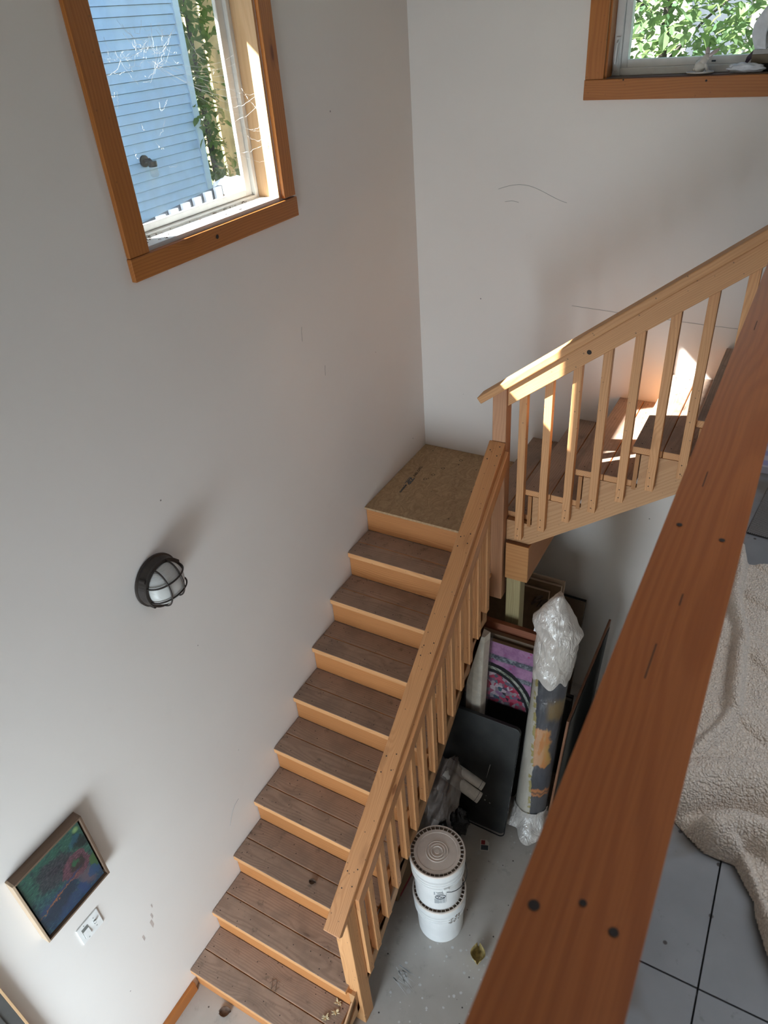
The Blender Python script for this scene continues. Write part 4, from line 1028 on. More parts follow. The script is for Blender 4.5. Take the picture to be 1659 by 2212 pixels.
pk = empty('abstract_painting', (1.0, -1.2, 0), 'purple-pink abstract painting with red shards leaning under the stairs', 'painting')
lean_box('canvas', ['dullwood', 'pinkart'], pk, 0.76, 1.225, -1.19, -1.055, 1.305, 0.03, 0, front=1)
wc = empty('wrapped_canvas', (0.9, -1.2, 0), 'narrow off-white wrapped canvas standing on edge left of the pink painting', 'canvas')
g = G(); a, b = Vector((0.882, -1.275, 0.002)), Vector((0.890, -1.135, 1.42))
ux, uy = Vector((0.97, -0.24, 0)), Vector((0.24, 0.97, 0))
q = [(-0.040, -0.035), (0.012, -0.045), (0.068, -0.03), (0.068, 0.03), (-0.040, 0.03)]
vb = [a+ux*x+uy*y for x, y in q]; vt = [b+ux*x+uy*y for x, y in q]; n = 5
g.add(vb+vt, [list(range(n))[::-1], list(range(n, 2*n))]+[[i, (i+1) % n, n+(i+1) % n, n+i] for i in range(n)])
g.make('canvas', 'canvas', wc, frame='z', bevel=0.003)
g = G(); m, nn = 40, 24
for i in range(m+1):
    u = 0.05+i/m*0.93; c0 = a.lerp(b, u)
    for j in range(nn):
        an = 2*math.pi*j/nn; e = max(abs(math.cos(an))/0.062, abs(math.sin(an))/0.05)
        p = c0+ux*(math.cos(an)/e+0.013)+uy*(math.sin(an)/e); p = p+(p-c0)*0.10*(noise.noise(p*14)+0.3); g.v.append(p)
for i in range(m):
    for j in range(nn): g.f.append([i*nn+j, i*nn+(j+1) % nn, (i+1)*nn+(j+1) % nn, (i+1)*nn+j]); g.m.append(0)
g.make('plastic_wrap', 'film', wc, smooth=True)
# board at right, light canvas beyond it
pb = empty('brown_board', (1.43, -0.8, 0), 'tall thin brown board standing on edge right of the rolled canvas', 'board')
def slab_yz(name, mat, root, xb, xt, th, outline, bevel=0.002):
    g = G(); n = len(outline); zt_ = max(p[1] for p in outline)
    f = lambda p, s: Vector((xb+(xt-xb)*p[1]/zt_+s, p[0], p[1]))
    g.add([f(p, 0) for p in outline]+[f(p, th) for p in outline], [list(range(n)), list(range(2*n-1, n-1, -1))]+[[i, (i+1) % n, n+(i+1) % n, n+i] for i in range(n)])
    return g.make(name, mat, root, frame='z', bevel=bevel)
slab_yz('sheet', 'brownboard', pb, 1.425, 1.480, 0.014, [(-1.25, 0.002), (-0.30, 0.002), (-0.30, 1.03), (-1.21, 0.99)])
slab_yz('shaded_facing', 'darkart', pb, 1.4395, 1.4945, 0.003, [(-1.22, 0.004), (-0.33, 0.004), (-0.33, 0.985), (-0.5, 1.0), (-0.62, 0.985), (-0.85, 0.99), (-1.18, 0.965)], 0.0005)  # near-black colour stands in for shadow on the board's right side
lc2 = empty('canvas', (1.57, -0.6, 0), 'pale canvas leaning behind the brown board at the edge of the guard rail', 'canvas')
slab_yz('cloth', 'canvas', lc2, 1.515, 1.575, 0.035, [(-0.98, 0.002), (-0.32, 0.002), (-0.32, 0.98), (-0.98, 0.98)])
# boards against the back wall
cb = empty('wrapped_artwork', (0.9, -0.4, 0), 'brown panel with pale top edges leaning behind the greenish post', 'panel')
lean_box('face', ['card', 'palewood'], cb, 0.56, 1.155, -0.62, -0.32, 1.22, 0.03, 1)
lean_box('top_edge', 'palewood', cb, 0.56, 1.165, -0.575, -0.285, 1.235, 0.02, None)
lean_box('inner_panel', ['card', 'palewood'], cb, 0.54, 1.09, -0.665, -0.372, 1.19, 0.028, 1)
g = G(); cc = Vector((1.085, -0.40, 1.16)); rs = random.Random(9)
for i in range(7):
    p = cc+Vector((rs.uniform(-0.04, 0.05), -0.03, rs.uniform(-0.05, 0.03))); g.tube([p, p+Vector((-0.035, -0.012, -0.012)), p+Vector((-0.06, -0.016, -0.05))], [0.008, 0.011, 0.003], 5)
g.make('torn_tape', 'leafbrown', cb)
dk = empty('framed_picture', (1.0, -0.1, 0), 'black framed panel leaning on the back wall under the upper stairs', 'frame')
lean_box('panel', ['darkart', 'dullwood'], dk, 0.72, 1.268, -0.26, -0.055, 0.92, 0.03, None)
lean_box('top_rail', 'dullwood', dk, 0.72, 1.27, -0.292, -0.085, 0.925, 0.012, None)
dk2 = empty('framed_picture', (1.15, -0.55, 0), 'low black framed panel with a grey top edge behind the rolled canvas', 'frame')
lean_box('panel', ['darkart', 'doorgrey'], dk2, 1.065, 1.385, -0.80, -0.66, 0.60, 0.03, None)
lean_box('top_rail', 'doorgrey', dk2, 1.065, 1.385, -0.84, -0.70, 0.605, 0.03, None)

# plastic sheet, rolls, bags and boxes beside the case
def solve_patch(fn, m, n, name, mat, root=None, **kw):
    g = G()
    for i in range(m+1):
        for j in range(n+1): g.v.append(fn(i/m, j/n))
    for i in range(m):
        for j in range(n): g.f.append([i*(n+1)+j, i*(n+1)+j+1, (i+1)*(n+1)+j+1, (i+1)*(n+1)+j]); g.m.append(0)
    return g.make(name, mat, root, smooth=True, **kw)
def sheetfn(u, v):
    top = Vector((0.735+0.21*u+0.02*math.sin(u*5), -1.395-0.02*u, 0.46+0.07*math.sin(u*2.6)-0.10*max(0, u-0.75)*4))
    bot = Vector((0.70+0.21*u, -1.70+0.09*u+0.02*math.sin(u*9), 0.012))
    p = top.lerp(bot, v); bul = math.sin(math.pi*v)
    p += Vector((0.03*bul*(u-0.3), -0.075*bul, 0.05*bul))
    d = noise.noise(Vector((u*4.2, v*4.4, 1.3)))*0.05+abs(noise.noise(Vector((u*9, v*7, 4.3))))*0.03
    p += Vector((0.1*d, -d, 0.5*d)); p.z = max(p.z, 0.006)
    return p
sh_ = solve_patch(sheetfn, 34, 40, 'plastic_sheet', 'sheet')
md = sh_.modifiers.new('thick', 'SOLIDIFY'); md.thickness = 0.0015
tag(sh_, 'crumpled hazy plastic sheet draped over boxes left of the black portfolio', 'plastic sheet')
bx = empty('cardboard_box', (0.74, -1.52, 0), 'brown cardboard box half hidden under the hazy plastic sheet', 'box')
abox('body', 'card', bx, (0.62, 0.83), (-1.56, -1.42), (0.001, 0.34), 'x', 0.002); abox('flap', 'redwood', bx, (0.62, 0.83), (-1.565, -1.42), (0.342, 0.350), 'x', 0.001)
def paper_roll(a, b, r_, label):
    a, b = Vector(a), Vector(b); rt = empty('paper_roll', (a+b)/2, label, 'roll', 'white rolls under the plastic sheet')
    d = (b-a).normalized(); F = frame_dir(d, EZ); n = 28; g = G()
    L = (b-a).length
    for s, rr in [(0, r_), (L, r_), (L, r_-0.003), (L-0.03, r_-0.004)]:
        for j in range(n):
            t_ = 2*math.pi*j/n; g.v.append(a+d*s+F @ Vector((0, math.cos(t_), math.sin(t_)))*rr)
    for i in range(3):
        for j in range(n): g.f.append([i*n+j, i*n+(j+1) % n, (i+1)*n+(j+1) % n, (i+1)*n+j]); g.m.append(0)
    g.f += [list(range(n))[::-1], list(range(3*n, 4*n))]; g.m += [0, 0]
    g.make('sheet', 'paper', rt, frame=F, smooth=False); g = G()
    g.tube([b-d*0.022+F @ Vector((0, math.cos(q), math.sin(q)))*(r_+0.0005) for q in [2*math.pi*i/24 for i in range(25)]], 0.0012, 5)
    g.make('band', 'ink', rt); return rt
ra = paper_roll((0.80, -1.475, 0.43), (1.048, -1.478, 0.318), 0.037, 'near white paper roll poking out of the plastic sheet')
rb = paper_roll((0.80, -1.420, 0.468), (1.050, -1.422, 0.368), 0.030, 'far white paper roll with a thin dark band, touching the portfolio')
def lump(name, mat, c, rx, ry, rz, amp, sc, seed, root=None, **kw):
    g = G(); m, n = 22, 34; c = Vector(c)
    for i in range(m+1):
        th_ = math.pi*i/m
        for j in range(n):
            ph = 2*math.pi*j/n; d = Vector((math.sin(th_)*math.cos(ph), math.sin(th_)*math.sin(ph), math.cos(th_)))
            q = 1+amp*noise.noise(d*sc+Vector((seed, 0, 0)))+amp*0.6*abs(noise.noise(d*sc*2.4+Vector((0, seed, 0))))
            p = c+Vector((d.x*rx, d.y*ry, d.z*rz))*q; p.z = max(p.z, c.z-rz*0.86); g.v.append(p)
    for i in range(m):
        for j in range(n): g.f.append([i*n+j, i*n+(j+1) % n, (i+1)*n+(j+1) % n, (i+1)*n+j]); g.m.append(0)
    return g.make(name, mat, root, smooth=True, **kw)
tag(lump('bin_bag', 'binbag', (0.935, -1.57, 0.118), 0.065, 0.06, 0.135, 0.3, 2.4, 3.0), 'crumpled black plastic bag on the floor beside the paper rolls', 'bag')
tag(lump('bin_bag', 'binbag', (0.865, -1.665, 0.075), 0.035, 0.05, 0.085, 0.35, 2.2, 8.0), 'small black plastic scrap under the lower edge of the plastic sheet', 'bag')
tag(lump('bag', 'blue', (0.66, -1.25, 0.22), 0.06, 0.08, 0.25, 0.25, 2.0, 5.0), 'bright blue plastic bag behind the balusters left of the portfolio', 'bag')
cb2 = empty('cardboard_box', (0.72, -2.06, 0), 'brown cardboard box with red print under the stairs by the buckets', 'box')
abox('body', 'card', cb2, (0.58, 0.798), (-2.155, -1.88), (0.001, 0.235), 'x', 0.002)
abox('red_print', 'cardred', cb2, (0.745, 0.785), (-2.157, -2.1552), (0.003, 0.055), 'x', 0); abox('red_stripe', 'cardred', cb2, (0.7985, 0.7998), (-2.12, -1.93), (0.004, 0.03), 'y', 0)
tag(lump('bin_bag', 'binbag', (0.72, -2.03, 0.30), 0.085, 0.10, 0.075, 0.2, 2.0, 12.0), 'dark grey plastic bag lying on the red-printed cardboard box', 'bag')

# small things on the floors and treads
stk = empty('paper_sticker', (1.128, -1.581, 0), 'small printed paper scrap lying on the grey concrete floor', 'sticker')
fx = Matrix.Rotation(R(20), 3, 'Z')
def flatpoly(pts, c, z): return [Vector(c)+fx @ Vector((x, y, z)) for x, y in pts]
g = G(); pts = [(-0.028, -0.038), (0.028, -0.038), (0.028, 0.02), (0.012, 0.038), (-0.028, 0.038)]
g.add(flatpoly(pts, (1.128, -1.581, 0), 0.0004)+flatpoly(pts, (1.128, -1.581, 0), 0.0012), [[4, 3, 2, 1, 0], [5, 6, 7, 8, 9]]+[[i, (i+1) % 5, 5+(i+1) % 5, 5+i] for i in range(5)]); g.make('card', 'paper', stk)
for nm_, m_, pts in [('print', 'ink', [(-0.023, -0.033), (0.023, -0.033), (0.023, 0.0), (-0.023, 0.0)]), ('red_print', 'cardred', [(-0.023, 0.004), (0.002, 0.004), (0.002, 0.033), (-0.023, 0.033)])]:
    G().add(flatpoly(pts, (1.128, -1.581, 0), 0.0015), [[0, 1, 2, 3]]).make(nm_, m_, stk)
def leaf_mesh(c, size, ang, curl, name, mat, label, cat='leaf', group=None):
    g = G(); m, n = 10, 6; ca, sa = math.cos(ang), math.sin(ang)
    for i in range(m+1):
        u = i/m; wd = size*0.42*math.sin(math.pi*min(0.97, u*0.95+0.04))**0.75
        for j in range(n+1):
            v = j/n*2-1; x, y = (u-0.5)*size, v*wd
            z = 0.002+curl*(v*v)*size*0.5+curl*0.6*(u-0.5)**2*size+0.03*size*math.sin(u*17+v*3)*0.5
            g.v.append(Vector(c)+Vector((x*ca-y*sa, x*sa+y*ca, max(0.0012, z))))
    for i in range(m):
        for j in range(n): g.f.append([i*(n+1)+j, i*(n+1)+j+1, (i+1)*(n+1)+j+1, (i+1)*(n+1)+j]); g.m.append(0)
    o = g.make(name, mat, smooth=True); s = o.modifiers.new('thick', 'SOLIDIFY'); s.thickness = 0.0008; s.offset = 1.0
    return tag(o, label, cat, group)
leaf_mesh((1.352, -2.222, 0), 0.10, 1.9, 0.9, 'dry_leaf', 'leafdry', 'curled yellow-brown dry leaf on the concrete floor near the guard rail')
leaf_mesh((0.235, -3.12, 0.0), 0.065, 0.6, 0.5, 'dead_leaf', 'leafbrown', 'brown dead leaf on the floor before the bottom step')
leaf_mesh((0.50, -2.52, 3*r), 0.04, 0.3, 0.6, 'dead_leaf', 'leafbrown', 'small brown dead leaf on the third step from the bottom')
def dryflower(c, seed, label):
    g = G(); rs = random.Random(seed); c = Vector(c)
    for i in range(15):
        a = rs.uniform(0, 6.28); l = rs.uniform(0.012, 0.028); e = rs.uniform(0.15, 0.9)
        d = Vector((math.cos(a)*math.cos(e), math.sin(a)*math.cos(e), math.sin(e)*0.6))
        g.tube([c+Vector((0, 0, 0.003)), c+d*l*0.6+Vector((0, 0, 0.003)), c+d*l+Vector((0, 0, 0.004))], [0.0015, 0.0035, 0.0008], 5)
    return tag(g.make('dried_flower', 'straw'), label, 'dried flower', 'dried flower heads on the bottom step')
dryflower((0.835, -2.89, r), 1, 'straw-coloured dried flower head nearest the newel, on the bottom step')
dryflower((0.82, -2.845, r), 2, 'straw-coloured dried flower head against the riser on the bottom step')
dryflower((0.80, -2.935, r), 3, 'straw-coloured dried flower head nearest the front edge of the bottom step')
g = G()
for i in range(3):
    c = Vector((0.47, -2.935, r+0.002)); pts = [c+Vector((0.06*(q/10-0.5)*(1 if i < 2 else 0.6), 0.03*math.sin(q*0.45+i*2), 0.001*i)) for q in range(11)]
    g.tube(pts, 0.0012, 5)
tag(g.make('twine', 'dirtgroove'), 'short dark curl of twine on the bottom step', 'twine')
g = G(); rs = random.Random(21)
for i in range(16):
    a = rs.uniform(-0.55, 0.0); d = Vector((math.cos(a), math.sin(a), 0)); c = Vector((0.985, -2.49, 0.0006))+Vector((rs.uniform(-.03, .05), rs.uniform(-.05, .03), 0)); L = rs.uniform(0.03, 0.13); wd = rs.uniform(0.0012, 0.004); s_ = Vector((-d.y, d.x, 0))
    g.add([c-s_*wd, c+d*L*0.5-s_*wd*0.8, c+d*L, c+d*L*0.5+s_*wd*0.8, c+s_*wd], [[0, 1, 2, 3, 4]])
for i in range(60):
    c = Vector((rs.uniform(0.98, 1.5), rs.uniform(-2.75, -2.1), 0.0005)); q = rs.uniform(0.002, 0.009)
    g.add([c+Vector((q*math.cos(t_)*rs.uniform(.7, 1.2), q*math.sin(t_)*rs.uniform(.7, 1.2), 0)) for t_ in [2*math.pi*j/8 for j in range(8)]], [list(range(8))])
tag(g.make('paint_splashes', 'splash'), 'white paint splashes and drips dried on the concrete floor beside the lower newel', 'paint', kind='stuff')

# ================================================================== UPPER FLOOR THINGS
bk = Vector((0, 0, UZ))
outline = [(2.10, -3.055), (2.132, -3.068), (2.16, -3.090), (2.192, -3.110), (2.22, -3.113), (2.248, -3.110), (2.272, -3.145), (2.289, -3.168), (2.293, -3.192), (2.32, -3.255), (2.36, -3.32), (2.50, -3.42), (2.70, -3.40), (2.80, -3.1), (2.78, -2.5), (2.70, -2.13), (2.45, -2.12), (2.205, -2.134), (2.158, -2.146), (2.147, -2.12), (2.140, -2.087), (2.126, -2.080), (2.108, -2.10), (2.10, -2.4)]
def seg_d(p, a, b):
    ab = (b[0]-a[0], b[1]-a[1]); tt = max(0, min(1, ((p[0]-a[0])*ab[0]+(p[1]-a[1])*ab[1])/(ab[0]**2+ab[1]**2)))
    q = (a[0]+ab[0]*tt, a[1]+ab[1]*tt); return math.hypot(p[0]-q[0], p[1]-q[1]), q, tt
def poly_d(p):
    best = (9, None); ins = False; n = len(outline)
    for i in range(n):
        a, b = outline[i], outline[(i+1) % n]; d, q, _ = seg_d(p, a, b)
        if d < best[0]: best = (d, q)
        if (a[1] > p[1]) != (b[1] > p[1]) and p[0] < (b[0]-a[0])*(p[1]-a[1])/(b[1]-a[1])+a[0]: ins = not ins
    return (best[0] if ins else -best[0]), best[1]
def pl_d(p, pl):
    return min(seg_d(p, pl[i], pl[i+1])[0] for i in range(len(pl)-1))
hem = [(2.133, -2.095), (2.134, -2.166), (2.138, -2.246), (2.139, -2.333), (2.154, -2.40), (2.171, -2.454), (2.178, -2.518), (2.186, -2.638), (2.191, -2.747), (2.178, -2.806), (2.150, -2.87), (2.118, -2.948)]
rA = [(2.10, -3.015), (2.133, -2.998), (2.173, -2.972), (2.225, -2.949), (2.30, -2.93), (2.45, -2.95)]
rB = [(2.185, -3.105), (2.205, -3.072), (2.227, -3.056), (2.261, -3.05), (2.32, -3.065), (2.45, -3.12)]
rC = [(2.226, -3.095), (2.245, -3.125), (2.268, -3.165), (2.302, -3.235), (2.36, -3.33)]
wr = [[(2.19, -2.30), (2.28, -2.36), (2.40, -2.34)], [(2.20, -2.50), (2.30, -2.60), (2.42, -2.72)], [(2.19, -2.72), (2.28, -2.78), (2.40, -2.80)], [(2.205, -2.15), (2.4, -2.15)]]
def bh(p):
    d, q = poly_d(p); rad_ = 0.026
    e = math.sqrt(max(0.0, 1-(1-min(1.0, max(d, 0)/rad_))**2))
    h = 0.026+0.010*noise.noise(Vector((p[0]*9, p[1]*9, 0.4)))
    def hump(pl, hh, ww):
        dd = pl_d(p, pl); return hh*math.sqrt(max(0.0, 1-(dd/ww)**2)) if dd < ww else 0.0
    h = max(h, hump(hem, 0.058, 0.021), 0.0)
    h = max(h, 0.016+hump(rA, 0.085, 0.055), 0.016+hump(rB, 0.070, 0.036), 0.012+hump(rC, 0.058, 0.030))
    for q_ in wr: h += hump(q_, 0.012, 0.03)
    h += 0.0018*noise.noise(Vector((p[0]*130, p[1]*130, 2.0)))+0.0012*noise.noise(Vector((p[0]*300, p[1]*300, 5.0)))
    return h*e
_dc = {}
def dcache(q):
    kq = (round(q[0], 5), round(q[1], 5))
    if kq not in _dc: _dc[kq] = poly_d(q)[0]
    return _dc[kq]
st_x = 0.0036; g = G(); idx = {}
def vid(i, j):
    if (i, j) in idx: return idx[(i, j)]
    p = (2.065+i*st_x, -3.43+j*st_x); d, q = poly_d(p)
    if d < 0: p = q; z = 0.002
    else: z = max(0.002, bh(p))
    g.v.append(Vector((p[0], p[1], UZ+z))); idx[(i, j)] = len(g.v)-1; return idx[(i, j)]
NI, NJ = int(0.40/st_x), int(1.37/st_x)
for i in range(NI):
    for j in range(NJ):
        cs = [(2.065+(i+a)*st_x, -3.43+(j+b)*st_x) for a in (0, 1) for b in (0, 1)]
        if max(dcache(q) for q in cs) > 0:
            g.f.append([vid(i, j), vid(i+1, j), vid(i+1, j+1), vid(i, j+1)]); g.m.append(0)
bl = g.make('fleece_blanket', 'fleece', smooth=True); md = bl.modifiers.new('soft', 'SMOOTH'); md.iterations = 2; md.factor = 0.5
tag(bl, 'rumpled cream fleece blanket on the grey upper floor behind the guard rail', 'blanket')
def quadslab(name, mat, pts, z0, z1, origin=None):
    g = G(); n = len(pts); g.add([Vector((x, y, z0)) for x, y in pts]+[Vector((x, y, z1)) for x, y in pts], [list(range(n))[::-1], list(range(n, 2*n))]+[[i, (i+1) % n, n+(i+1) % n, n+i] for i in range(n)])
    u = (Vector((*pts[1], 0))-Vector((*pts[0], 0))); return g.make(name, mat, frame=frame_dir(u, EZ), bevel=0.001)
tag(quadslab('woven_mat', 'mat', [(2.1315, -1.975), (2.75, -2.04), (2.80, -1.63), (2.172, -1.60)], UZ+0.001, UZ+0.007), 'black and white woven mat between the blanket and the lavender cloth', 'mat')
tag(quadslab('folded_cloth', 'lavender', [(2.10, -1.592), (2.75, -1.555), (2.75, -1.15), (2.10, -1.15)], UZ+0.001, UZ+0.028), 'lavender and white striped folded cloth on the upper floor beyond the mat', 'cloth')

# ================================================================== THINGS ON THE BACK SILL
SZ = 4.1345
rab = empty('rabbit_figurine', (1.48, 0.045, SZ), 'cream rabbit figurine with pinkish ears sitting on a round dish on the sill', 'figurine')
g = G().lathe([(0.045, 0.0), (0.058, 0.002), (0.061, 0.008), (0.058, 0.010), (0.05, 0.006), (0.002, 0.005)], (1.479, 0.033, SZ+0.0005), 40)
for v in g.v: v.y = 0.033+(v.y-0.033)*0.6
g.make('dish', 'ceramic', rab, smooth=True)
def ell_(g, c, rad3, rot=0.0, n=14):
    c = Vector(c); ca, sa = math.cos(rot), math.sin(rot); b = len(g.v)
    for i in range(n+1):
        th_ = math.pi*i/n
        for j in range(n*2):
            ph = math.pi*j/n; x, y, z = rad3[0]*math.sin(th_)*math.cos(ph), rad3[1]*math.sin(th_)*math.sin(ph), rad3[2]*math.cos(th_)
            g.v.append(c+Vector((x*ca+z*sa, y, -x*sa+z*ca)))
    for i in range(n):
        for j in range(n*2): g.f.append([b+i*2*n+j, b+i*2*n+(j+1) % (2*n), b+(i+1)*2*n+(j+1) % (2*n), b+(i+1)*2*n+j]); g.m.append(0)
g = G(); y = 0.033; z0 = SZ+0.006
ell_(g, (1.476, y, z0+0.024), (0.025, 0.019, 0.027), 0.5); ell_(g, (1.488, y, z0+0.044), (0.019, 0.016, 0.026), 0.55); ell_(g, (1.498, y, z0+0.060), (0.015, 0.013, 0.013), 0.3); ell_(g, (1.505, y-0.002, z0+0.054), (0.010, 0.009, 0.008), 0.2)
ell_(g, (1.472, y-0.012, z0+0.014), (0.017, 0.008, 0.014), 0.2); ell_(g, (1.472, y+0.012, z0+0.014), (0.017, 0.008, 0.014), 0.2)
ell_(g, (1.505, y-0.008, z0+0.018), (0.006, 0.005, 0.022), -0.35); ell_(g, (1.505, y+0.008, z0+0.018), (0.006, 0.005, 0.022), -0.35); ell_(g, (1.514, y-0.008, z0+0.003), (0.009, 0.006, 0.004)); ell_(g, (1.514, y+0.008, z0+0.003), (0.009, 0.006, 0.004)); ell_(g, (1.452, y, z0+0.012), (0.007, 0.007, 0.007))
ob = g.make('body', 'ceramic', rab, smooth=True); md = ob.modifiers.new('join', 'REMESH'); md.mode = 'VOXEL'; md.voxel_size = 0.0012; md.use_smooth_shade = True; sm = ob.modifiers.new('soft', 'SMOOTH'); sm.iterations = 6
for c, rd, ro in [((1.498, y+0.006, z0+0.080), (0.010, 0.004, 0.019), -0.12), ((1.525, y-0.006, z0+0.075), (0.0085, 0.004, 0.029), 1.0)]:
    g = G(); ell_(g, c, rd, ro); g.make('ear', 'pinkear', rab, smooth=True)
pbag = lump('plastic_bag', 'tissue', (1.672, 0.028, SZ+0.017), 0.068, 0.022, 0.019, 0.35, 2.6, 6.0); tag(pbag, 'small crumpled clear-white plastic bag on the sill in front of the tan box', 'bag')
bx3 = empty('gift_box', (1.76, 0.055, SZ), 'tan box with grey top and raised dark flap at the right sill end', 'box')
abox('base', 'darkart', bx3, (1.69, 1.93), (0.052, 0.083), (SZ+0.0005, SZ+0.030), 'x', 0.001)
abox('body', 'tanbox', bx3, (1.684, 1.93), (0.05, 0.084), (SZ+0.031, SZ+0.066), 'x', 0.001); abox('top', 'boxtop', bx3, (1.686, 1.93), (0.05, 0.084), (SZ+0.0665, SZ+0.084), 'x', 0.001)
g = G().prism([(1.660, SZ+0.036), (1.664, SZ+0.058), (1.686, SZ+0.083), (1.684, SZ+0.05), (1.668, SZ+0.030)], 'y', 0.051, 0.054); g.make('flap', 'darkflap', bx3)
def tis(u, v):
    a = -1.3+u*2.6; zz = SZ+0.085+0.145*v; bulge = 0.05*math.sin(math.pi*(0.15+0.8*v))
    p = Vector((1.768-(0.052+bulge)*math.cos(a*0.9)*(1.0 if a < 0 else 1.0), 0.06+0.018*math.sin(a), zz+0.012*math.cos(a*2)*v))
    if a > 0: p.x = 1.768+(0.1)*math.sin(a*0.6)-(0.052+bulge)*math.cos(a*0.9)
    d = noise.noise(p*45)*0.004; return p+Vector((d, d, d))
ts = solve_patch(tis, 26, 26, 'tissue_wrap', 'tissue'); md = ts.modifiers.new('thick', 'SOLIDIFY'); md.thickness = 0.001
tag(ts, 'white tissue paper wrapping standing on the tan box on the sill', 'tissue paper')
ycd = empty('yellow_card', (1.74, 0.07, 4.36), 'yellow card with black lettering sticking out of the white tissue', 'card')
abox('sheet', 'yellow', ycd, (1.712, 1.86), (0.074, 0.076), (SZ+0.088, SZ+0.262), 'x', 0)
g = G().box((1.712, 1.716), (0.0735, 0.0765), (SZ+0.088, SZ+0.263)).box((1.716, 1.86), (0.0735, 0.0765), (SZ+0.259, SZ+0.263)); put_text(g, 'D', 0.034, (1.720, 0.0735, SZ+0.222), EX, EZ, 0, None, 0.002); g.make('lettering', 'ink', ycd)

# ================================================================== OUTSIDE
YZ = 2.35
gnd = G().box((-30, -0.45), (-4.4, 30), (YZ-0.3, YZ)).box((-0.45, 20), (0.6, 30), (YZ-0.3, YZ)); tag(gnd.make('yard_ground', 'grass'), 'pale sunlit yard outside both windows', 'ground', kind='stuff')
nh = empty('neighbor_house', (-4, -2, YZ), 'blue-grey clapboard house next door seen through the tall left window', 'house')
g = G(); e = 0.0865; z = YZ
while z < 6.7:
    g.prism([(-4.06, z+0.005), (-3.980, z+0.005), (-3.998, z+e), (-4.06, z+e)], 'y', -5.5, 2.62); z += e
g.make('siding', 'siding', nh, frame='y')
abox('corner_board', 'sidetrim', nh, (-4.06, -3.972), (2.621, 2.705), (YZ, 6.79), 'z', 0.002)
abox('body', 'siding', nh, (-10.0, -4.062), (-5.5, 2.70), (YZ, 6.75), 'x', 0)
G().prism([(-10.4, 6.80), (-3.6, 6.80), (-7.0, 8.0)], 'y', -5.8, 3.0).make('roof', 'roof', nh)
ol = empty('outdoor_lamp', (-3.97, 1.77, 3.36), 'black jar lamp with clear glass on the blue-grey siding outside', 'lamp')
g = G().lathe([(0.055, 0.0), (0.055, 0.02), (0.03, 0.025)], (-3.983, 1.77, 3.40), 20, 'x'); g.make('wall_plate', 'bronze', ol)
G().tube([(-3.96, 1.77, 3.40), (-3.90, 1.77, 3.41), (-3.87, 1.77, 3.385)], 0.02, 10).make('arm', 'bronze', ol)
G().lathe([(0.045, 0.0), (0.045, -0.04), (0.04, -0.05)], (-3.87, 1.77, 3.40), 20).make('cap', 'bronze', ol)
G().lathe([(0.038, -0.05), (0.042, -0.07), (0.042, -0.13), (0.03, -0.145), (0.004, -0.147)], (-3.87, 1.77, 3.40), 20, cap=False).make('jar', 'film', ol, smooth=True)
# picket strip just outside the left window
fe = empty('picket_fence', (-0.7, -1.2, YZ), 'short white pickets with dark gaps outside the tall left window', 'fence')
F0, F1 = Vector((-0.585, -1.55, 0)), Vector((-0.80, -0.76, 0)); fd = (F1-F0).normalized(); fnn = Vector((fd.y, -fd.x, 0))
if fnn.x < 0: fnn = -fnn
def fbox(s0, s1, z0, z1, t0, t1):
    q = [F0+fd*s+fnn*t_ for s, t_ in ((s0, t0), (s1, t0), (s1, t1), (s0, t1))]
    return G().hexa([v+EZ*z0 for v in q]+[v+EZ*z1 for v in q])
for i in range(6):
    s0 = 0.075+i*0.128; g = fbox(s0, s0+0.075, YZ, 3.752, 0.0, 0.018)
    g.v[-1].z -= 0.0; g.v[4].z += 0.006; g.v[7].z += 0.006
    g.make('picket', 'picketshade', fe, frame='z', bevel=0.004)
fbox(0.0, 0.84, YZ, 3.745, -0.03, -0.004).make('back_board', 'slate', fe); fbox(0.0, 0.84, 3.66, 3.70, -0.003, -0.0005).make('rail', 'leafbrown', fe)
tag(lump('white_bag', 'tissue', (-0.86, -0.62, 3.70), 0.07, 0.12, 0.06, 0.4, 2.2, 14.0), 'white crumpled bag caught at the end of the pickets outside', 'bag')
shed = empty('board_fence', (-6.6, 6, YZ), 'weathered tan board fence in the yard beyond the blue-grey house', 'fence')
for i in range(8):
    y = 4.6+i*0.36
    if i in (2, 5): continue
    abox('board', 'tan', shed, (-6.62, -6.58), (y, y+0.30), (YZ+0.001, 5.6), 'z', 0.003)
def leaves(rng, n, pick, size, mat, name, root):
    vs_, fs = [], []
    for i in range(n):
        c = pick(rng); s = size*rng.uniform(0.6, 1.3)
        d = Vector((rng.uniform(-1, 1), rng.uniform(-1, 1), rng.uniform(-0.9, 0.2))).normalized(); u = Vector((rng.uniform(-.6, .6), rng.uniform(-.6, .6), 1)).normalized()
        sdd = d.cross(u).normalized(); up_ = sdd.cross(d); b = len(vs_)
        pts = [(0, 0, 0), (0.3, 0.30, 0.07), (0.68, 0.24, 0.05), (1, 0, -0.1), (0.68, -0.24, 0.05), (0.3, -0.30, 0.07), (0.5, 0, -0.02)]
        vs_ += [c+d*p[0]*s+sdd*p[1]*s+up_*p[2]*s for p in pts]
        fs += [[b, b+1, b+2, b+6], [b+6, b+2, b+3], [b, b+6, b+4, b+5], [b+6, b+3, b+4]]
    me = bpy.data.meshes.new(name); me.from_pydata([tuple(v-wmat(root).to_translation()) for v in vs_], [], fs); me.materials.append(M[mat])
    o = bpy.data.objects.new(name, me); COL.objects.link(o); o.parent = root; o['kind'] = 'stuff'
    return o
vt = empty('vine_tree', (-4.35, 3.25, YZ), 'leafy vine growing at the corner of the blue-grey house', 'tree')
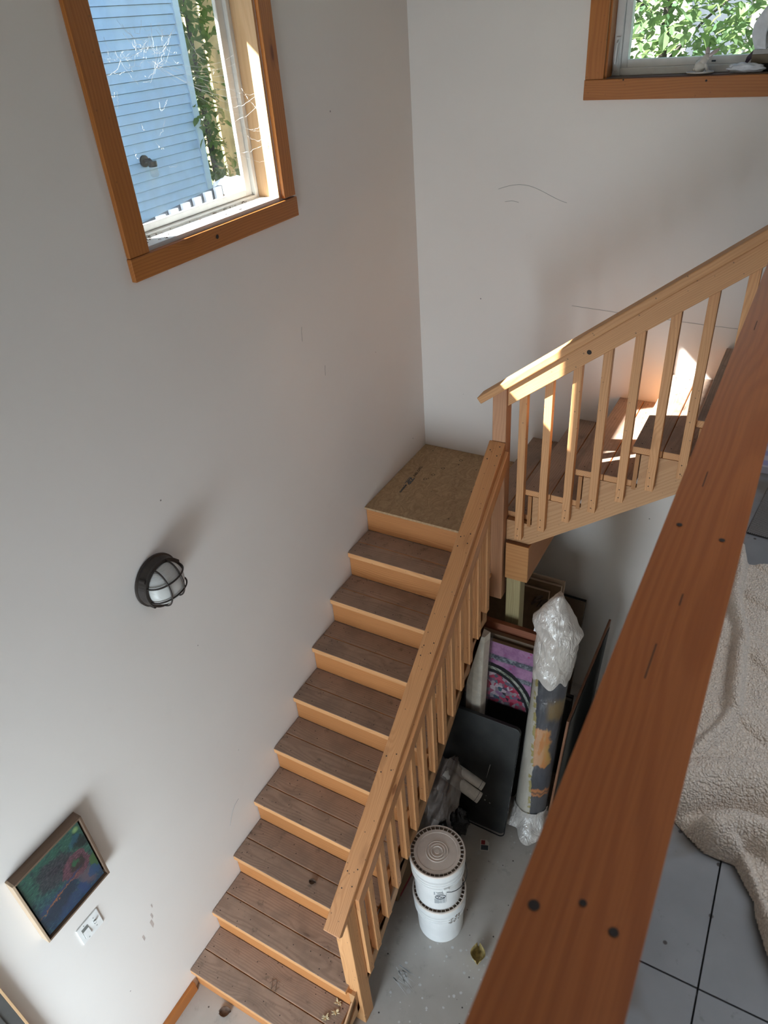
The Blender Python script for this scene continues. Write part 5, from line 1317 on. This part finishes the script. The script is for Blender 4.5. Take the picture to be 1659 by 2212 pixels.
G().tube([(-4.35, 3.25, YZ), (-4.33, 3.2, 3.2), (-4.40, 3.27, 4.0), (-4.36, 3.22, 5.2)], [0.04, 0.035, 0.03, 0.012], 8).make('trunk', 'bark', vt, smooth=True)
def pv(q):
    z = q.uniform(YZ+0.3, 5.4); s = 0.16+0.25*max(0, (z-4.0))
    return Vector((-4.32+q.gauss(0, 0.12), 3.05+abs(q.gauss(0, s)), z))
leaves(random.Random(31), 950, pv, 0.10, 'vine', 'foliage', vt)
leaves(random.Random(33), 14, lambda q: Vector((-3.88+q.uniform(-.05, .05), 2.66+q.uniform(-.09, .10), 3.68+q.uniform(-.2, .12))), 0.12, 'vine', 'hanging_leaves', vt)
tr_ = empty('leafy_tree', (0.56, 3.7, YZ), 'sunlit leafy tree filling the wide back window', 'tree')
G().tube([(0.62, 3.75, YZ), (0.60, 3.72, 3.4), (0.57, 3.7, 4.2), (0.60, 3.75, 5.4)], [0.05, 0.042, 0.036, 0.02], 9).make('trunk', 'bark', tr_, smooth=True)
g = G()
for a, b in [((0.58, 3.7, 3.9), (1.3, 3.2, 4.5)), ((0.58, 3.7, 3.7), (1.5, 3.4, 3.95)), ((0.58, 3.7, 4.2), (0.0, 3.4, 4.6)), ((1.0, 3.3, 3.75), (1.6, 3.0, 3.95))]:
    a, b = Vector(a), Vector(b); g = G(); g.tube([a, a.lerp(b, 0.5)+Vector((0, 0, 0.05)), b], [0.014, 0.010, 0.004], 6); g.make('branch', 'bark', tr_, smooth=True)
def pt_(q):
    while True:
        p = Vector((q.uniform(-0.9, 2.6), q.uniform(2.5, 4.6), q.uniform(3.2, 5.6)))
        if noise.noise(p*1.9) > -0.22: return p
leaves(random.Random(41), 9000, pt_, 0.10, 'leaf', 'foliage', tr_)
ph = empty('pink_house', (0, 11, YZ), 'pale pinkish house far beyond the leafy tree', 'house')
abox('wall', 'pinkwall', ph, (-4.5, 3.0), (11.0, 15.0), (YZ, 5.4), 'x', 0); G().prism([(-4.9, 5.401), (3.4, 5.401), (-0.7, 7.2)], 'y', 10.7, 15.3).make('roof', 'roof', ph)
for x in (-2.6, -0.5, 1.2):
    abox('window', 'slate', ph, (x, x+0.9), (10.97, 10.999), (3.2, 4.5), 'x', 0)
